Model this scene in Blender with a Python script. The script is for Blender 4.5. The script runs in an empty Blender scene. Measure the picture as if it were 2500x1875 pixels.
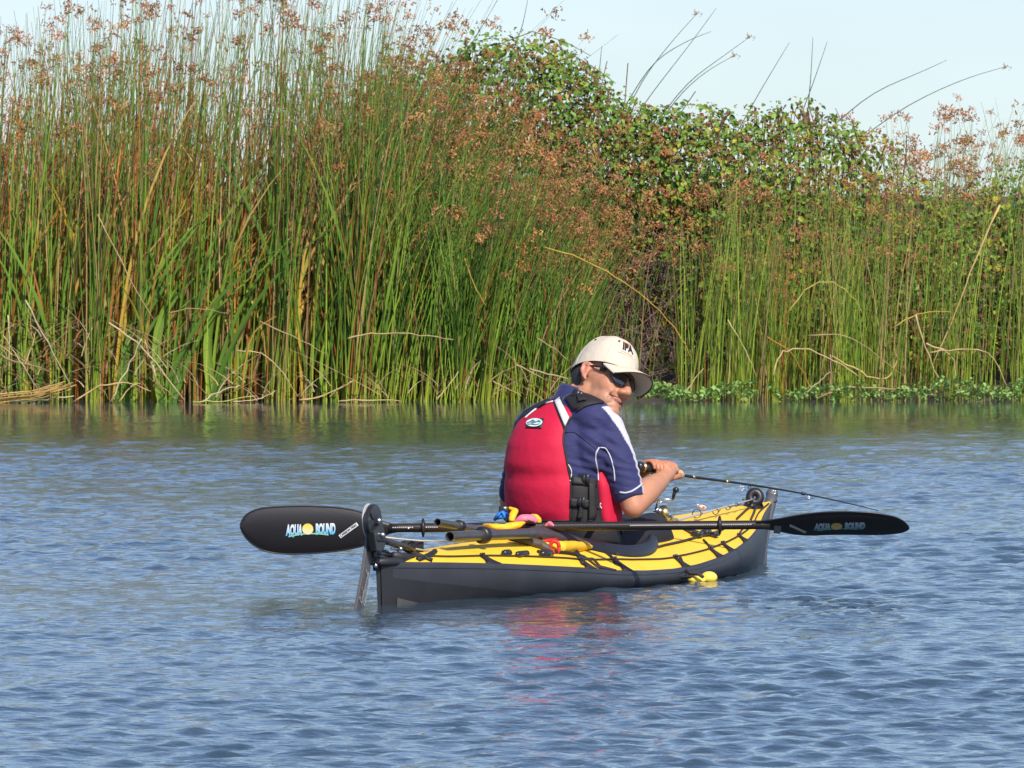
import bpy, math, random
import numpy as np
from mathutils import Vector, Matrix
from mathutils.bvhtree import BVHTree

random.seed(5)
RNG = np.random.default_rng(11)
SC = bpy.context.scene
COL = SC.collection

# ------------------------------------------------------------------ camera, light
FPX, CAMH, YH = 27000.0, 1.255, 474.0        # long lens, eye height over the water, horizon row
cam = bpy.data.cameras.new('camera')
cam_o = bpy.data.objects.new('camera', cam)
COL.objects.link(cam_o)
cam_o.location = (0, 0, CAMH)
cam_o.rotation_euler = (math.radians(90), 0, 0)
cam.sensor_width = 36.0
cam.lens = FPX / 2500.0 * 36.0
cam.shift_y = -(937.5 - YH) / 2500.0
cam.clip_start = 1.0
cam.clip_end = 9000.0
cam.dof.use_dof = True
cam.dof.focus_distance = 36.5
cam.dof.aperture_fstop = 64.0
SC.camera = cam_o

SUN_EL, SUN_AZ = math.radians(41), math.radians(24)      # azimuth: to the right of straight behind the camera
SUN_DIR = Vector((math.sin(SUN_AZ) * math.cos(SUN_EL), -math.cos(SUN_AZ) * math.cos(SUN_EL), math.sin(SUN_EL)))
world = bpy.data.worlds.new("World")
SC.world = world
world.use_nodes = True
wn = world.node_tree
wn.nodes.clear()
w_out = wn.nodes.new('ShaderNodeOutputWorld')
w_bg = wn.nodes.new('ShaderNodeBackground')
w_sky = wn.nodes.new('ShaderNodeTexSky')
w_sky.sky_type = 'NISHITA'
w_sky.sun_disc = False
w_sky.sun_elevation = SUN_EL
w_sky.sun_rotation = math.pi - SUN_AZ
w_sky.air_density = 1.1
w_sky.dust_density = 0.8
w_sky.ozone_density = 2.0
w_bg.inputs['Strength'].default_value = 0.124
w_tc = wn.nodes.new('ShaderNodeTexCoord')            # thin high haze: the air near the horizon is as pale blue as higher up
w_add = wn.nodes.new('ShaderNodeVectorMath'); w_add.operation = 'ADD'; w_add.inputs[1].default_value = (0, 0, .055)
w_nrm = wn.nodes.new('ShaderNodeVectorMath'); w_nrm.operation = 'NORMALIZE'
wn.links.new(w_tc.outputs['Generated'], w_add.inputs[0]); wn.links.new(w_add.outputs[0], w_nrm.inputs[0]); wn.links.new(w_nrm.outputs[0], w_sky.inputs['Vector'])
w_tint = wn.nodes.new('ShaderNodeMix'); w_tint.data_type = 'RGBA'; w_tint.blend_type = 'MULTIPLY'; w_tint.inputs[0].default_value = 1
w_tint.inputs[7].default_value = (.965, .955, 1.06, 1)
wn.links.new(w_sky.outputs[0], w_tint.inputs[6])
w_cl = wn.nodes.new('ShaderNodeTexNoise'); w_cl.inputs['Scale'].default_value = 22; w_cl.inputs['Detail'].default_value = 4   # faint streaks of thin cloud
w_mp = wn.nodes.new('ShaderNodeMapping'); w_mp.inputs['Scale'].default_value = (1, 1, 3.5)
w_mr = wn.nodes.new('ShaderNodeMapRange'); w_mr.inputs[1].default_value = .3; w_mr.inputs[2].default_value = .7; w_mr.inputs[3].default_value = .96; w_mr.inputs[4].default_value = 1.05
w_m2 = wn.nodes.new('ShaderNodeMix'); w_m2.data_type = 'RGBA'; w_m2.blend_type = 'MULTIPLY'; w_m2.inputs[0].default_value = 1
wn.links.new(w_tc.outputs['Generated'], w_mp.inputs[0]); wn.links.new(w_mp.outputs[0], w_cl.inputs['Vector']); wn.links.new(w_cl.outputs[0], w_mr.inputs[0])
wn.links.new(w_tint.outputs[2], w_m2.inputs[6]); wn.links.new(w_mr.outputs[0], w_m2.inputs[7]); wn.links.new(w_m2.outputs[2], w_bg.inputs[0])
wn.links.new(w_bg.outputs[0], w_out.inputs[0])

sun = bpy.data.lights.new('sun', 'SUN')
sun.energy = 4.9
sun.angle = math.radians(0.55)
sun.color = (1.0, 0.93, 0.82)
sun_o = bpy.data.objects.new('sun', sun)
COL.objects.link(sun_o)
sun_o.rotation_euler = SUN_DIR.to_track_quat('Z', 'Y').to_euler()
sun_o.location = (20, -20, 30)

SC.view_settings.view_transform = 'Standard'
SC.view_settings.look = 'None'
SC.view_settings.exposure = 0.18
SC.view_settings.gamma = 1.0
SC.view_settings.use_curve_mapping = False
SC.cycles.max_bounces = 6
SC.cycles.transparent_max_bounces = 6

# ------------------------------------------------------------------ helpers
def P(px, py, d):
    """Point that stands d metres away and is seen at photo pixel (px, py)."""
    return np.array([(px - 1250.0) * d / FPX, d, CAMH - (py - YH) * d / FPX])

def nrm(a):
    a = np.asarray(a, float)
    return a / (np.linalg.norm(a) + 1e-12)

ORIG = {}

def tag(o, label=None, cat=None, group=None, kind=None):
    if label: o['label'] = label
    if cat: o['category'] = cat
    if group: o['group'] = group
    if kind: o['kind'] = kind
    return o

def thing(name, label, cat, loc=(0, 0, 0), group=None):
    o = bpy.data.objects.new(name, None)
    COL.objects.link(o)
    o.empty_display_size = 0.1
    o.location = loc
    ORIG[o] = Vector(loc)
    return tag(o, label, cat, group)

def raw_mesh(name, V, F, mats=(), smooth=True, fm=None, col=None):
    me = bpy.data.meshes.new(name)
    V = np.asarray(V, np.float32)
    if isinstance(F, np.ndarray):
        n = F.shape[1]
        me.vertices.add(len(V)); me.vertices.foreach_set('co', V.ravel())
        me.loops.add(F.size); me.loops.foreach_set('vertex_index', F.astype(np.int32).ravel())
        me.polygons.add(len(F))
        me.polygons.foreach_set('loop_start', np.arange(0, F.size, n, dtype=np.int32))
        me.polygons.foreach_set('loop_total', np.full(len(F), n, np.int32))
        me.update(calc_edges=True)
    else:
        me.from_pydata(V.tolist(), [], F)
    for m in mats:
        me.materials.append(m)
    if fm is not None:
        me.polygons.foreach_set('material_index', np.asarray(fm, np.int32))
    me.polygons.foreach_set('use_smooth', np.full(len(me.polygons), bool(smooth)))
    if col is not None:
        a = me.color_attributes.new('col', 'FLOAT_COLOR', 'POINT')
        c = np.ones((len(V), 4), np.float32); c[:, :3] = col
        a.data.foreach_set('color', c.ravel())
    me.update()
    return me

def link(name, me, parent=None):
    o = bpy.data.objects.new(name, me)
    COL.objects.link(o)
    if parent is not None:
        o.parent = parent
        ORIG[o] = ORIG[parent]
    else:
        ORIG[o] = Vector((0, 0, 0))
    return o

class MB:
    """collects shapes; build() links them as one mesh object (vertices given in world space)"""
    def __init__(s):
        s.v, s.f, s.m, s.c, s.n = [], [], [], [], 0
    def add(s, V, F, m=0, col=None):
        V = np.asarray(V, float)
        s.v.append(V)
        for f in F: s.f.append([int(i) + s.n for i in f]); s.m.append(m)
        s.c.append(np.tile(np.asarray(col if col is not None else (1, 1, 1), float), (len(V), 1)))
        s.n += len(V)
        return s
    def tube(s, pts, r, n=8, cap=True, m=0, flat=None, col=None):
        pts = [np.asarray(p, float) for p in pts]
        k = len(pts)
        rr = np.broadcast_to(np.asarray(r, float), (k,)) if np.ndim(r) <= 1 else r
        T = [nrm(pts[min(i + 1, k - 1)] - pts[max(i - 1, 0)]) for i in range(k)]
        up = np.array([0, 0, 1.0]) if abs(T[0][2]) < .9 else np.array([1.0, 0, 0])
        if flat is not None: up = nrm(flat)
        V = []
        u = nrm(np.cross(up, T[0]))
        for i in range(k):
            u = nrm(u - T[i] * np.dot(u, T[i])); w = np.cross(T[i], u)
            for j in range(n):
                a = 2 * math.pi * j / n
                V.append(pts[i] + rr[i] * (math.cos(a) * u + math.sin(a) * w))
        F = [[i * n + j, i * n + (j + 1) % n, (i + 1) * n + (j + 1) % n, (i + 1) * n + j] for i in range(k - 1) for j in range(n)]
        if cap:
            F.append(list(range(n))[::-1]); F.append([(k - 1) * n + j for j in range(n)])
        return s.add(V, F, m, col)
    def ell(s, c, r, R=None, nu=14, nv=9, m=0, col=None):
        V, F = [], []
        R = np.eye(3) if R is None else np.asarray(R, float)
        for i in range(nv + 1):
            th = math.pi * i / nv
            for j in range(nu):
                ph = 2 * math.pi * j / nu
                p = np.array([r[0] * math.sin(th) * math.cos(ph), r[1] * math.sin(th) * math.sin(ph), r[2] * math.cos(th)])
                V.append(np.asarray(c) + R @ p)
        for i in range(nv):
            for j in range(nu):
                a, b = i * nu + j, i * nu + (j + 1) % nu
                if i == 0: F.append([a, b + nu, a + nu][::-1] if False else [a, a + nu, b + nu])
                elif i == nv - 1: F.append([a, a + nu, b])
                else: F.append([a, a + nu, b + nu, b])
        return s.add(V, F, m, col)
    def box(s, c, size, R=None, m=0, bev=0.12):
        R = np.eye(3) if R is None else np.asarray(R, float)
        h = np.asarray(size, float) / 2
        b = min(h) * bev * 2
        V, F = [], []
        lv = [(-1, 1 - 0), (1, 1)]
        rings = [(-h[2], b), (-h[2] + b, 0), (h[2] - b, 0), (h[2], b)]
        for z, ins in rings:
            x, y = h[0] - ins, h[1] - ins
            k = b * .6
            for p in ((x - k, -y), (x, -y + k), (x, y - k), (x - k, y), (-x + k, y), (-x, y - k), (-x, -y + k), (-x + k, -y)):
                V.append(np.asarray(c) + R @ np.array([p[0], p[1], z]))
        for i in range(3):
            for j in range(8): F.append([i * 8 + j, i * 8 + (j + 1) % 8, i * 8 + 8 + (j + 1) % 8, i * 8 + 8 + j])
        F.append(list(range(8))[::-1]); F.append([24 + j for j in range(8)])
        return s.add(V, F, m)
    def grid(s, G, m=0, col=None, closed=False):
        G = np.asarray(G, float); a, b = G.shape[:2]
        F = []
        for i in range(a - 1):
            for j in range(b if closed else b - 1):
                j2 = (j + 1) % b
                F.append([i * b + j, i * b + j2, (i + 1) * b + j2, (i + 1) * b + j])
        return s.add(G.reshape(-1, 3), F, m, col)
    def slab(s, G, N, th, m=0):
        """sheet G with thickness th along normals N, edges closed"""
        G = np.asarray(G, float); N = np.asarray(N, float); a, b = G.shape[:2]
        top, bot = (G + N * th).reshape(-1, 3), G.reshape(-1, 3)
        V = np.vstack([top, bot]); o = a * b; F = []
        for i in range(a - 1):
            for j in range(b - 1):
                q = [i * b + j, i * b + j + 1, (i + 1) * b + j + 1, (i + 1) * b + j]
                F.append(q); F.append([x + o for x in q[::-1]])
        edge = [j for j in range(b)] + [i * b + b - 1 for i in range(1, a)] + [(a - 1) * b + j for j in range(b - 2, -1, -1)] + [i * b for i in range(a - 2, 0, -1)]
        for k in range(len(edge)):
            p, q = edge[k], edge[(k + 1) % len(edge)]
            F.append([p, p + o, q + o, q])
        return s.add(V, F, m)
    def build(s, name, mat, parent=None, smooth=True, usecol=False, auto=None):
        V = np.vstack(s.v)
        if parent is not None: V = V - np.array(ORIG[parent])
        mats = mat if isinstance(mat, (list, tuple)) else [mat]
        me = raw_mesh(name, V, s.f, mats, smooth, s.m, np.vstack(s.c) if usecol else None)
        if auto is not None:
            me.set_sharp_from_angle(angle=math.radians(auto))
        return link(name, me, parent)

# ------------------------------------------------------------------ materials
def mat(name,  color=(.5, .5, .5), rough=.6, metal=0.0, bump=0.0, bscale=60, var=0.0, vscale=8, vcol=False, transl=0.0, spec=.5, coat=0.0, sheen=0.0, stretch=None, bdist=.004):
    m = bpy.data.materials.new(name); m.use_nodes = True
    nt = m.node_tree; b = nt.nodes['Principled BSDF']; L = nt.links.new
    b.inputs['Base Color'].default_value = (*color, 1)
    b.inputs['Roughness'].default_value = rough
    b.inputs['Metallic'].default_value = metal
    b.inputs['Specular IOR Level'].default_value = spec
    b.inputs['Coat Weight'].default_value = coat
    b.inputs['Sheen Weight'].default_value = sheen
    src = None
    if vcol:
        a = nt.nodes.new('ShaderNodeAttribute'); a.attribute_name = 'col'; src = a.outputs['Color']
    tc = nt.nodes.new('ShaderNodeTexCoord')
    vec = tc.outputs['Object']
    if stretch:
        mp = nt.nodes.new('ShaderNodeMapping'); mp.inputs['Scale'].default_value = stretch
        L(vec, mp.inputs['Vector']); vec = mp.outputs['Vector']
    if var > 0:
        n = nt.nodes.new('ShaderNodeTexNoise'); n.inputs['Scale'].default_value = vscale; n.inputs['Detail'].default_value = 5
        L(vec, n.inputs['Vector'])
        mr = nt.nodes.new('ShaderNodeMapRange'); mr.inputs[1].default_value = .25; mr.inputs[2].default_value = .75
        mr.inputs[3].default_value = 1 - var; mr.inputs[4].default_value = 1 + var
        L(n.outputs[0], mr.inputs[0])
        mx = nt.nodes.new('ShaderNodeMix'); mx.data_type = 'RGBA'; mx.blend_type = 'MULTIPLY'; mx.inputs[0].default_value = 1
        if src is not None: L(src, mx.inputs[6])
        else: mx.inputs[6].default_value = (*color, 1)
        L(mr.outputs[0], mx.inputs[7]); src = mx.outputs[2]
    if src is not None: L(src, b.inputs['Base Color'])
    if bump > 0:
        n2 = nt.nodes.new('ShaderNodeTexNoise'); n2.inputs['Scale'].default_value = bscale; n2.inputs['Detail'].default_value = 4
        L(vec, n2.inputs['Vector'])
        bp = nt.nodes.new('ShaderNodeBump'); bp.inputs['Strength'].default_value = bump; bp.inputs['Distance'].default_value = bdist
        L(n2.outputs[0], bp.inputs['Height']); L(bp.outputs[0], b.inputs['Normal'])
    if transl > 0:
        t = nt.nodes.new('ShaderNodeBsdfTranslucent'); mxs = nt.nodes.new('ShaderNodeMixShader'); mxs.inputs[0].default_value = transl
        if src is not None: L(src, t.inputs['Color'])
        else: t.inputs['Color'].default_value = (*color, 1)
        out = nt.nodes['Material Output']
        L(b.outputs[0], mxs.inputs[1]); L(t.outputs[0], mxs.inputs[2]); L(mxs.outputs[0], out.inputs['Surface'])
    return m

M_stem = mat('reed_stem', vcol=True, rough=.45, spec=.4)
M_leaf = mat('plant_leaf', vcol=True, rough=.5, transl=.28, spec=.3)
M_head = mat('seed_head', vcol=True, rough=.8, transl=.2, spec=.2)
M_dry = mat('dry_stalk', vcol=True, rough=.7, var=.22, vscale=30, spec=.25)
M_mud = mat('bank_mud', (.055, .042, .028), rough=.9, bump=.6, bscale=6, var=.4, vscale=3)
M_hull = mat('hull_rubber', (.036, .037, .045), rough=.5, bump=.25, bscale=25, var=.22, vscale=7, spec=.45)
M_hull_dark = mat('hull_rubber_dark', (.022, .022, .026), rough=.55, bump=.2, bscale=25, var=.25, vscale=9)
M_hull_grey = mat('hull_patch_grey', (.075, .075, .07), rough=.6, var=.2, vscale=9)
M_deck = mat('deck_yellow', (.83, .52, .035), rough=.5, bump=.35, bscale=9, var=.09, vscale=6, spec=.35)
M_black = mat('black_webbing', (.014, .012, .013), rough=.65, bump=.3, bscale=300, var=.2, vscale=40)
M_rope = mat('black_cord', (.035, .026, .026), rough=.75)
M_rubber = mat('black_rubber', (.014, .012, .016), rough=.42, bump=.12, bscale=40, var=.2, vscale=12)
M_plastic = mat('black_plastic', (.02, .02, .022), rough=.3, spec=.5)
M_metal = mat('bright_metal', (.75, .75, .76), rough=.25, metal=1)
M_alu = mat('worn_alloy', (.33, .33, .34), rough=.38, metal=.9)
M_carbon = mat('carbon_blade', (.016, .014, .016), rough=.38, bump=.08, bscale=120, spec=.45)
M_shaft = mat('carbon_shaft', (.02, .016, .015), rough=.3, bump=.1, bscale=200, spec=.5)
M_tube = mat('grey_tube', (.12, .115, .11), rough=.28, metal=.55, var=.15, vscale=20)
M_red = mat('vest_red', (.53, .012, .048), rough=.65, bump=.5, bscale=11, var=.08, vscale=10, spec=.25, bdist=.012)
M_refl = mat('reflective_strip', (.62, .62, .62), rough=.4, bump=.1, bscale=200)
M_shirt = mat('rash_shirt', vcol=True, rough=.72, bump=.55, bscale=15, spec=.25, sheen=.1, bdist=.012, stretch=(1, 1, 2.2))
M_skin = mat('skin', vcol=True, rough=.48, bump=.12, bscale=160, var=.07, vscale=40, spec=.4)
M_skin.node_tree.nodes['Principled BSDF'].inputs['Subsurface Weight'].default_value = .12
M_skin.node_tree.nodes['Principled BSDF'].inputs['Subsurface Radius'].default_value = (.012, .005, .003)
M_hair = mat('hair', (.05, .034, .026), rough=.6, bump=1.0, bscale=220, var=.5, vscale=150)
M_cap = mat('cap_cotton', (.57, .50, .41), rough=.85, bump=.5, bdist=.008, bscale=28, var=.06, vscale=16, spec=.15)
M_cap_in = mat('cap_under', (.60, .53, .43), rough=.9, spec=.1)
M_dark_thread = mat('dark_thread', (.03, .02, .02), rough=.8)
M_lens = mat('sunglass_lens', (.008, .008, .01), rough=.06, spec=.9, coat=.6)
M_pants = mat('dark_trousers', (.012, .012, .017), rough=.8, bump=.5, bscale=20)
M_white = mat('white_print', (.78, .78, .78), rough=.5)
M_sunprint = mat('yellow_print', vcol=True, rough=.4)
M_print = mat('gradient_print', vcol=True, rough=.4)
M_inkdark = mat('dark_print', (.02, .02, .022), rough=.5)
M_grey_print = mat('grey_print', (.35, .35, .36), rough=.5)
M_orange_print = mat('orange_print', (.7, .25, .08), rough=.6)
M_cloth_y = mat('yellow_cloth', (.86, .50, .02), rough=.6, bump=.4, bscale=40, var=.08, vscale=14, transl=.1)
M_cloth_r = mat('red_cloth', (.62, .02, .02), rough=.6, bump=.3, bscale=40)
M_pink = mat('pink_cloth', (.72, .16, .24), rough=.55, bump=.3, bscale=30, var=.15, vscale=12)
M_blue = mat('blue_cord', (.02, .19, .62), rough=.5)
M_float = mat('yellow_foam', (.88, .66, .09), rough=.6, bump=.3, bscale=60)
M_cork = mat('cork', (.55, .36, .18), rough=.85, bump=.5, bscale=160, var=.3, vscale=120)
M_gold = mat('gold_ring', (.75, .55, .22), rough=.3, metal=1)
M_lure = mat('pale_lure', (.75, .5, .42), rough=.35)
M_lure_r = mat('red_spot', (.7, .12, .05), rough=.4)
M_cord_white = mat('pale_cord', (.62, .58, .52), rough=.7)
M_primrose = mat('marsh_leaf', vcol=True, rough=.4, transl=.2, spec=.4)

# ------------------------------------------------------------------ water
def make_water():
    m = bpy.data.materials.new('lake_water'); m.use_nodes = True
    nt = m.node_tree; b = nt.nodes['Principled BSDF']; L = nt.links.new
    b.inputs['Base Color'].default_value = (.032, .056, .078, 1)
    b.inputs['Roughness'].default_value = .045
    b.inputs['IOR'].default_value = 1.333
    b.inputs['Specular IOR Level'].default_value = .5
    tc = nt.nodes.new('ShaderNodeTexCoord')
    mp = nt.nodes.new('ShaderNodeMapping'); mp.inputs['Rotation'].default_value = (0, 0, .3); mp.inputs['Scale'].default_value = (1, 1.3, 1)
    L(tc.outputs['Object'], mp.inputs[0])
    n = nt.nodes.new('ShaderNodeTexNoise'); n.inputs['Scale'].default_value = 21; n.inputs['Detail'].default_value = 3.5
    L(mp.outputs[0], n.inputs['Vector'])
    bp = nt.nodes.new('ShaderNodeBump'); bp.inputs['Strength'].default_value = .35; bp.inputs['Distance'].default_value = .010
    L(n.outputs[0], bp.inputs['Height']); L(bp.outputs[0], b.inputs['Normal'])
    sx = nt.nodes.new('ShaderNodeSeparateXYZ'); mr = nt.nodes.new('ShaderNodeMapRange')      # sheltered water under the reeds is smoother
    mr.inputs[1].default_value = 52; mr.inputs[2].default_value = 63; mr.inputs[3].default_value = .5; mr.inputs[4].default_value = .06
    L(tc.outputs['Object'], sx.inputs[0]); L(sx.outputs[1], mr.inputs[0]); L(mr.outputs[0], bp.inputs['Strength'])
    # rows of constant distance; columns fan out with distance
    y = [8., 14., 19.]
    d = 22.5
    while d < 67.6:
        y.append(d); d += .026 + .042 * max(0, (d - 26) / 41)
    y += [69., 74., 90.]
    y = np.array(y)
    ui = np.linspace(-3.3, 3.3, 335)
    uo = 3.3 * 1.17 ** np.arange(1, 33)
    u = np.concatenate([-uo[::-1], ui, uo])
    Y, U = np.meshgrid(y, u, indexing='ij')
    X = U * np.maximum(Y, 20) / 36.0
    dx = np.gradient(u)[None, :] * np.maximum(Y, 20) / 36.0
    rng = np.random.default_rng(3)
    Z = np.zeros_like(X); DX = np.zeros_like(X); DY = np.zeros_like(X)
    N = 150
    lam = np.exp(rng.uniform(math.log(.055), math.log(.8), N))
    th = rng.normal(math.radians(-62), math.radians(44), N)      # travelling towards the camera and a little to the right
    amp_shape = lam ** 1.0 * np.exp(-(np.log(lam / .145) / .85) ** 2)
    lam[:14] = np.exp(rng.uniform(math.log(.7), math.log(1.7), 14)); amp_shape[:14] = lam[:14] * .10 * amp_shape.max() / .145 * 2.2
    k = 2 * math.pi / lam
    slope = math.sqrt(np.sum((amp_shape * k) ** 2 / 2))
    amp = amp_shape * (SLOPE_RMS / slope)
    ph = rng.uniform(0, 2 * math.pi, N)
    gust = .84 + .34 * np.sin(X * .9 + Y * .23 + 1.) * np.sin(Y * .31 - X * .4) + .12 * np.sin(Y * 1.1 + X * 1.7)
    calm = np.interp(Y, [20, 46, 54, 58, 62, 65, 68], [1.08, 1., .85, .55, .26, .12, .08]) * gust
    for i in range(N):
        kx, ky = k[i] * math.cos(th[i]), k[i] * math.sin(th[i])
        a = amp[i] * np.clip(2.2 - 4.4 * dx / lam[i], 0, 1)
        p = kx * X + ky * Y + ph[i]
        Z += a * np.cos(p)
        s = a * np.sin(p) * .9
        DX -= s * kx / k[i]; DY -= s * ky / k[i]
    Z *= calm; DX *= calm; DY *= calm
    V = np.stack([X + DX, Y + DY, Z], -1).reshape(-1, 3)
    a, bb = X.shape
    idx = np.arange(a * bb).reshape(a, bb)
    F = np.stack([idx[:-1, :-1], idx[:-1, 1:], idx[1:, 1:], idx[1:, :-1]], -1).reshape(-1, 4)
    me = raw_mesh('water', V, F, [m], True)
    tag(link('water', me), kind='structure')

SLOPE_RMS = .126
make_water()

def make_bank():
    xs = np.concatenate([np.linspace(-1500, -20, 14), np.linspace(-14, 14, 113), np.linspace(20, 1500, 14)])
    ys = np.array([66.6, 67.0, 67.3, 67.6, 68., 68.5, 69., 70., 71.5, 73., 76., 90., 200., 900., 5000.])
    zs = np.array([-.5, -.12, -.03, .015, .04, .06, .09, .12, .16, .18, .2, .2, .2, .2, .2])
    X, Y = np.meshgrid(xs, ys)
    Z = np.repeat(zs[:, None], len(xs), 1) + .015 * np.sin(X * 3.1 + Y) * (np.abs(X) < 14) * (Y < 74)
    mb = MB(); mb.grid(np.stack([X, Y, Z], -1))
    tag(mb.build('ground', M_mud), kind='structure')
make_bank()

# ------------------------------------------------------------------ reed bed
SB = FPX / 67.0                                    # photo pixels per metre at the near edge of the bank
def bx(px, d=67.0): return (px - 1250.0) * d / FPX
def bz(py, d=67.0): return CAMH - (py - YH) * d / FPX
SEG = 8
TT = np.linspace(0, 1, SEG)

def stem_curves(base, H, ldir, lean, droop, kx, rng=RNG):
    """base (n,3), heights, lean direction (n,2), lean amount, droop; returns points (n,SEG,3)"""
    n = len(base)
    t = TT[None, :]
    horiz = lean[:, None] * H[:, None] * (0.35 * t + .65 * t ** kx[:, None])
    z = H[:, None] * (t - droop[:, None] * t ** 3)
    wob = rng.normal(0, .006, (n, 1)) * np.sin(t * 5 + rng.uniform(0, 6, (n, 1))) * H[:, None]
    p = np.empty((n, SEG, 3))
    p[:, :, 0] = base[:, None, 0] + horiz * ldir[:, None, 0] + wob
    p[:, :, 1] = base[:, None, 1] + horiz * ldir[:, None, 1]
    p[:, :, 2] = base[:, None, 2] + z
    return p

def stem_cols(n, zone, rng=RNG):
    """true stalk colours: yellow green at the wet foot, deep green above, some stalks straw or rust"""
    foot = np.array([.38, .46, .045]) * rng.uniform(.55, 1.1, (n, 1))
    g = rng.uniform(0, 1, (n, 1))
    mid = np.array([.045, .135, .012]) * (1 - g) + np.array([.21, .33, .03]) * g
    mid = mid * rng.uniform(.55, 1.25, (n, 1)) * (np.array([1.5, 1.25, 1.4]) if zone == 'right' else 1.0)
    top = mid * np.array([1.05, .98, 1.5]) + np.array([.01, .01, .012])
    straw = rng.uniform(0, 1, n)
    fr = {'left': .19, 'mid': .08, 'right': .08}[zone]
    s = straw < fr
    mid[s] = np.array([.42, .29, .12]) * rng.uniform(.6, 1.1, (s.sum(), 1)); top[s] = mid[s] * .9; foot[s] = mid[s]
    r = straw > 1 - fr * .6
    mid[r] = np.array([.36, .13, .035]) * rng.uniform(.6, 1.1, (r.sum(), 1)); top[r] = mid[r]; foot[r] = mid[r] * .9
    t = TT[None, :, None]
    w1 = np.clip(1 - t / .26, 0, 1); w2 = np.clip((t - .5) / .5, 0, 1)
    return foot[:, None] * w1 + (mid[:, None] * (1 - w2) + top[:, None] * w2) * (1 - w1)

def sweep(P_, r, C, sides=3, rng=RNG):
    """many thin stalks at once -> V, F (quads), colours"""
    n, k, _ = P_.shape
    ang0 = rng.uniform(0, 6.28, n)
    a = ang0[:, None] + 2 * math.pi * np.arange(sides)[None, :] / sides
    off = np.stack([np.cos(a), np.sin(a), np.zeros_like(a)], -1)          # n,sides,3
    taper = np.interp(TT if k == SEG else np.linspace(0, 1, k), [0, .15, .6, 1], [1, 1, .72, .22])
    V = P_[:, :, None, :] + off[:, None, :, :] * (r[:, None] * taper[None, :])[:, :, None, None]
    V = V.reshape(-1, 3)
    CC = np.repeat(C, sides, axis=1).reshape(-1, 3)
    base = (np.arange(n) * k * sides)[:, None, None]
    i = (np.arange(k - 1) * sides)[None, :, None]; j = np.arange(sides)[None, None, :]; j2 = (j + 1) % sides
    F = np.stack([base + i + j, base + i + j2, base + i + sides + j2, base + i + sides + j], -1).reshape(-1, 4)
    return V, F, CC

def head_proto(rng):
    """drooping tuft of brown spikelets on short rays; V, F tris"""
    V, F, C = [], [], []
    nr = 11
    for q in range(nr):
        az = rng.uniform(0, 6.28); L = rng.uniform(.010, .050); up = rng.uniform(-.5, 1.0)
        dr = np.array([math.cos(az) * .9, math.sin(az) * .9, up]); dr /= np.linalg.norm(dr)
        tip = dr * L + np.array([0, 0, -.35 * L])
        s = np.cross(dr, [0, 0, 1.]); s = s / (np.linalg.norm(s) + 1e-9) * .0011
        o = len(V); V += [-s, s, tip]; F.append([o, o + 1, o + 2]); cr = np.array([.28, .17, .06]); C += [cr, cr, cr]
        for w in range(3):
            c = tip + rng.normal(0, .007, 3); a = rng.normal(0, 1, 3); a[2] -= .6; a /= np.linalg.norm(a)
            b1 = np.cross(a, [.3, .5, .8]); b1 /= np.linalg.norm(b1); b2 = np.cross(a, b1)
            h, rr = rng.uniform(.007, .011), rng.uniform(.0026, .004)
            o = len(V); V += [c - a * h, c + b1 * rr, c - b1 * rr * .5 + b2 * rr * .87, c - b1 * rr * .5 - b2 * rr * .87, c + a * h]
            F += [[o, o + 2, o + 1], [o, o + 3, o + 2], [o, o + 1, o + 3], [o + 4, o + 1, o + 2], [o + 4, o + 2, o + 3], [o + 4, o + 3, o + 1]]
            cc = np.array([.48, .215, .10]) * rng.uniform(.6, 1.3); C += [cc] * 5
    return np.array(V), np.array(F), np.array(C)
HR = np.random.default_rng(21)
HEADS = [head_proto(HR) for _ in range(6)]

def heads_mass(pts, rng=RNG):
    Vs, Fs, Cs, o = [], [], [], 0
    which = rng.integers(0, len(HEADS), len(pts))
    for w, (V, F, C) in enumerate(HEADS):
        q = pts[which == w]
        if not len(q): continue
        n = len(q); a = rng.uniform(0, 6.28, n); s = rng.uniform(.8, 1.75, n)
        ca, sa = np.cos(a) * s, np.sin(a) * s
        VV = np.empty((n, len(V), 3))
        VV[:, :, 0] = ca[:, None] * V[None, :, 0] - sa[:, None] * V[None, :, 1]
        VV[:, :, 1] = sa[:, None] * V[None, :, 0] + ca[:, None] * V[None, :, 1]
        VV[:, :, 2] = s[:, None] * V[None, :, 2]
        VV += q[:, None, :]
        FF = F[None] + (np.arange(n) * len(V))[:, None, None] + o
        tint = rng.uniform(.7, 1.25, (n, 1, 1)) * np.stack([np.ones(n), rng.uniform(.85, 1.2, n), rng.uniform(.8, 1.15, n)], -1)[:, None, :]
        Vs.append(VV.reshape(-1, 3)); Fs.append(FF.reshape(-1, 3)); Cs.append((C[None] * tint).reshape(-1, 3)); o += n * len(V)
    return np.vstack(Vs), np.vstack(Fs), np.vstack(Cs)

# tallest stem height over the width of the picture (photo px -> metres)
def top_height(px):
    return np.interp(px, [-2300, 0, 250, 500, 800, 950, 1100, 1300, 1480, 1600], [2.5, 2.5, 2.65, 2.85, 2.85, 2.4, 1.95, 1.62, 1.2, 1.0])

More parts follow.
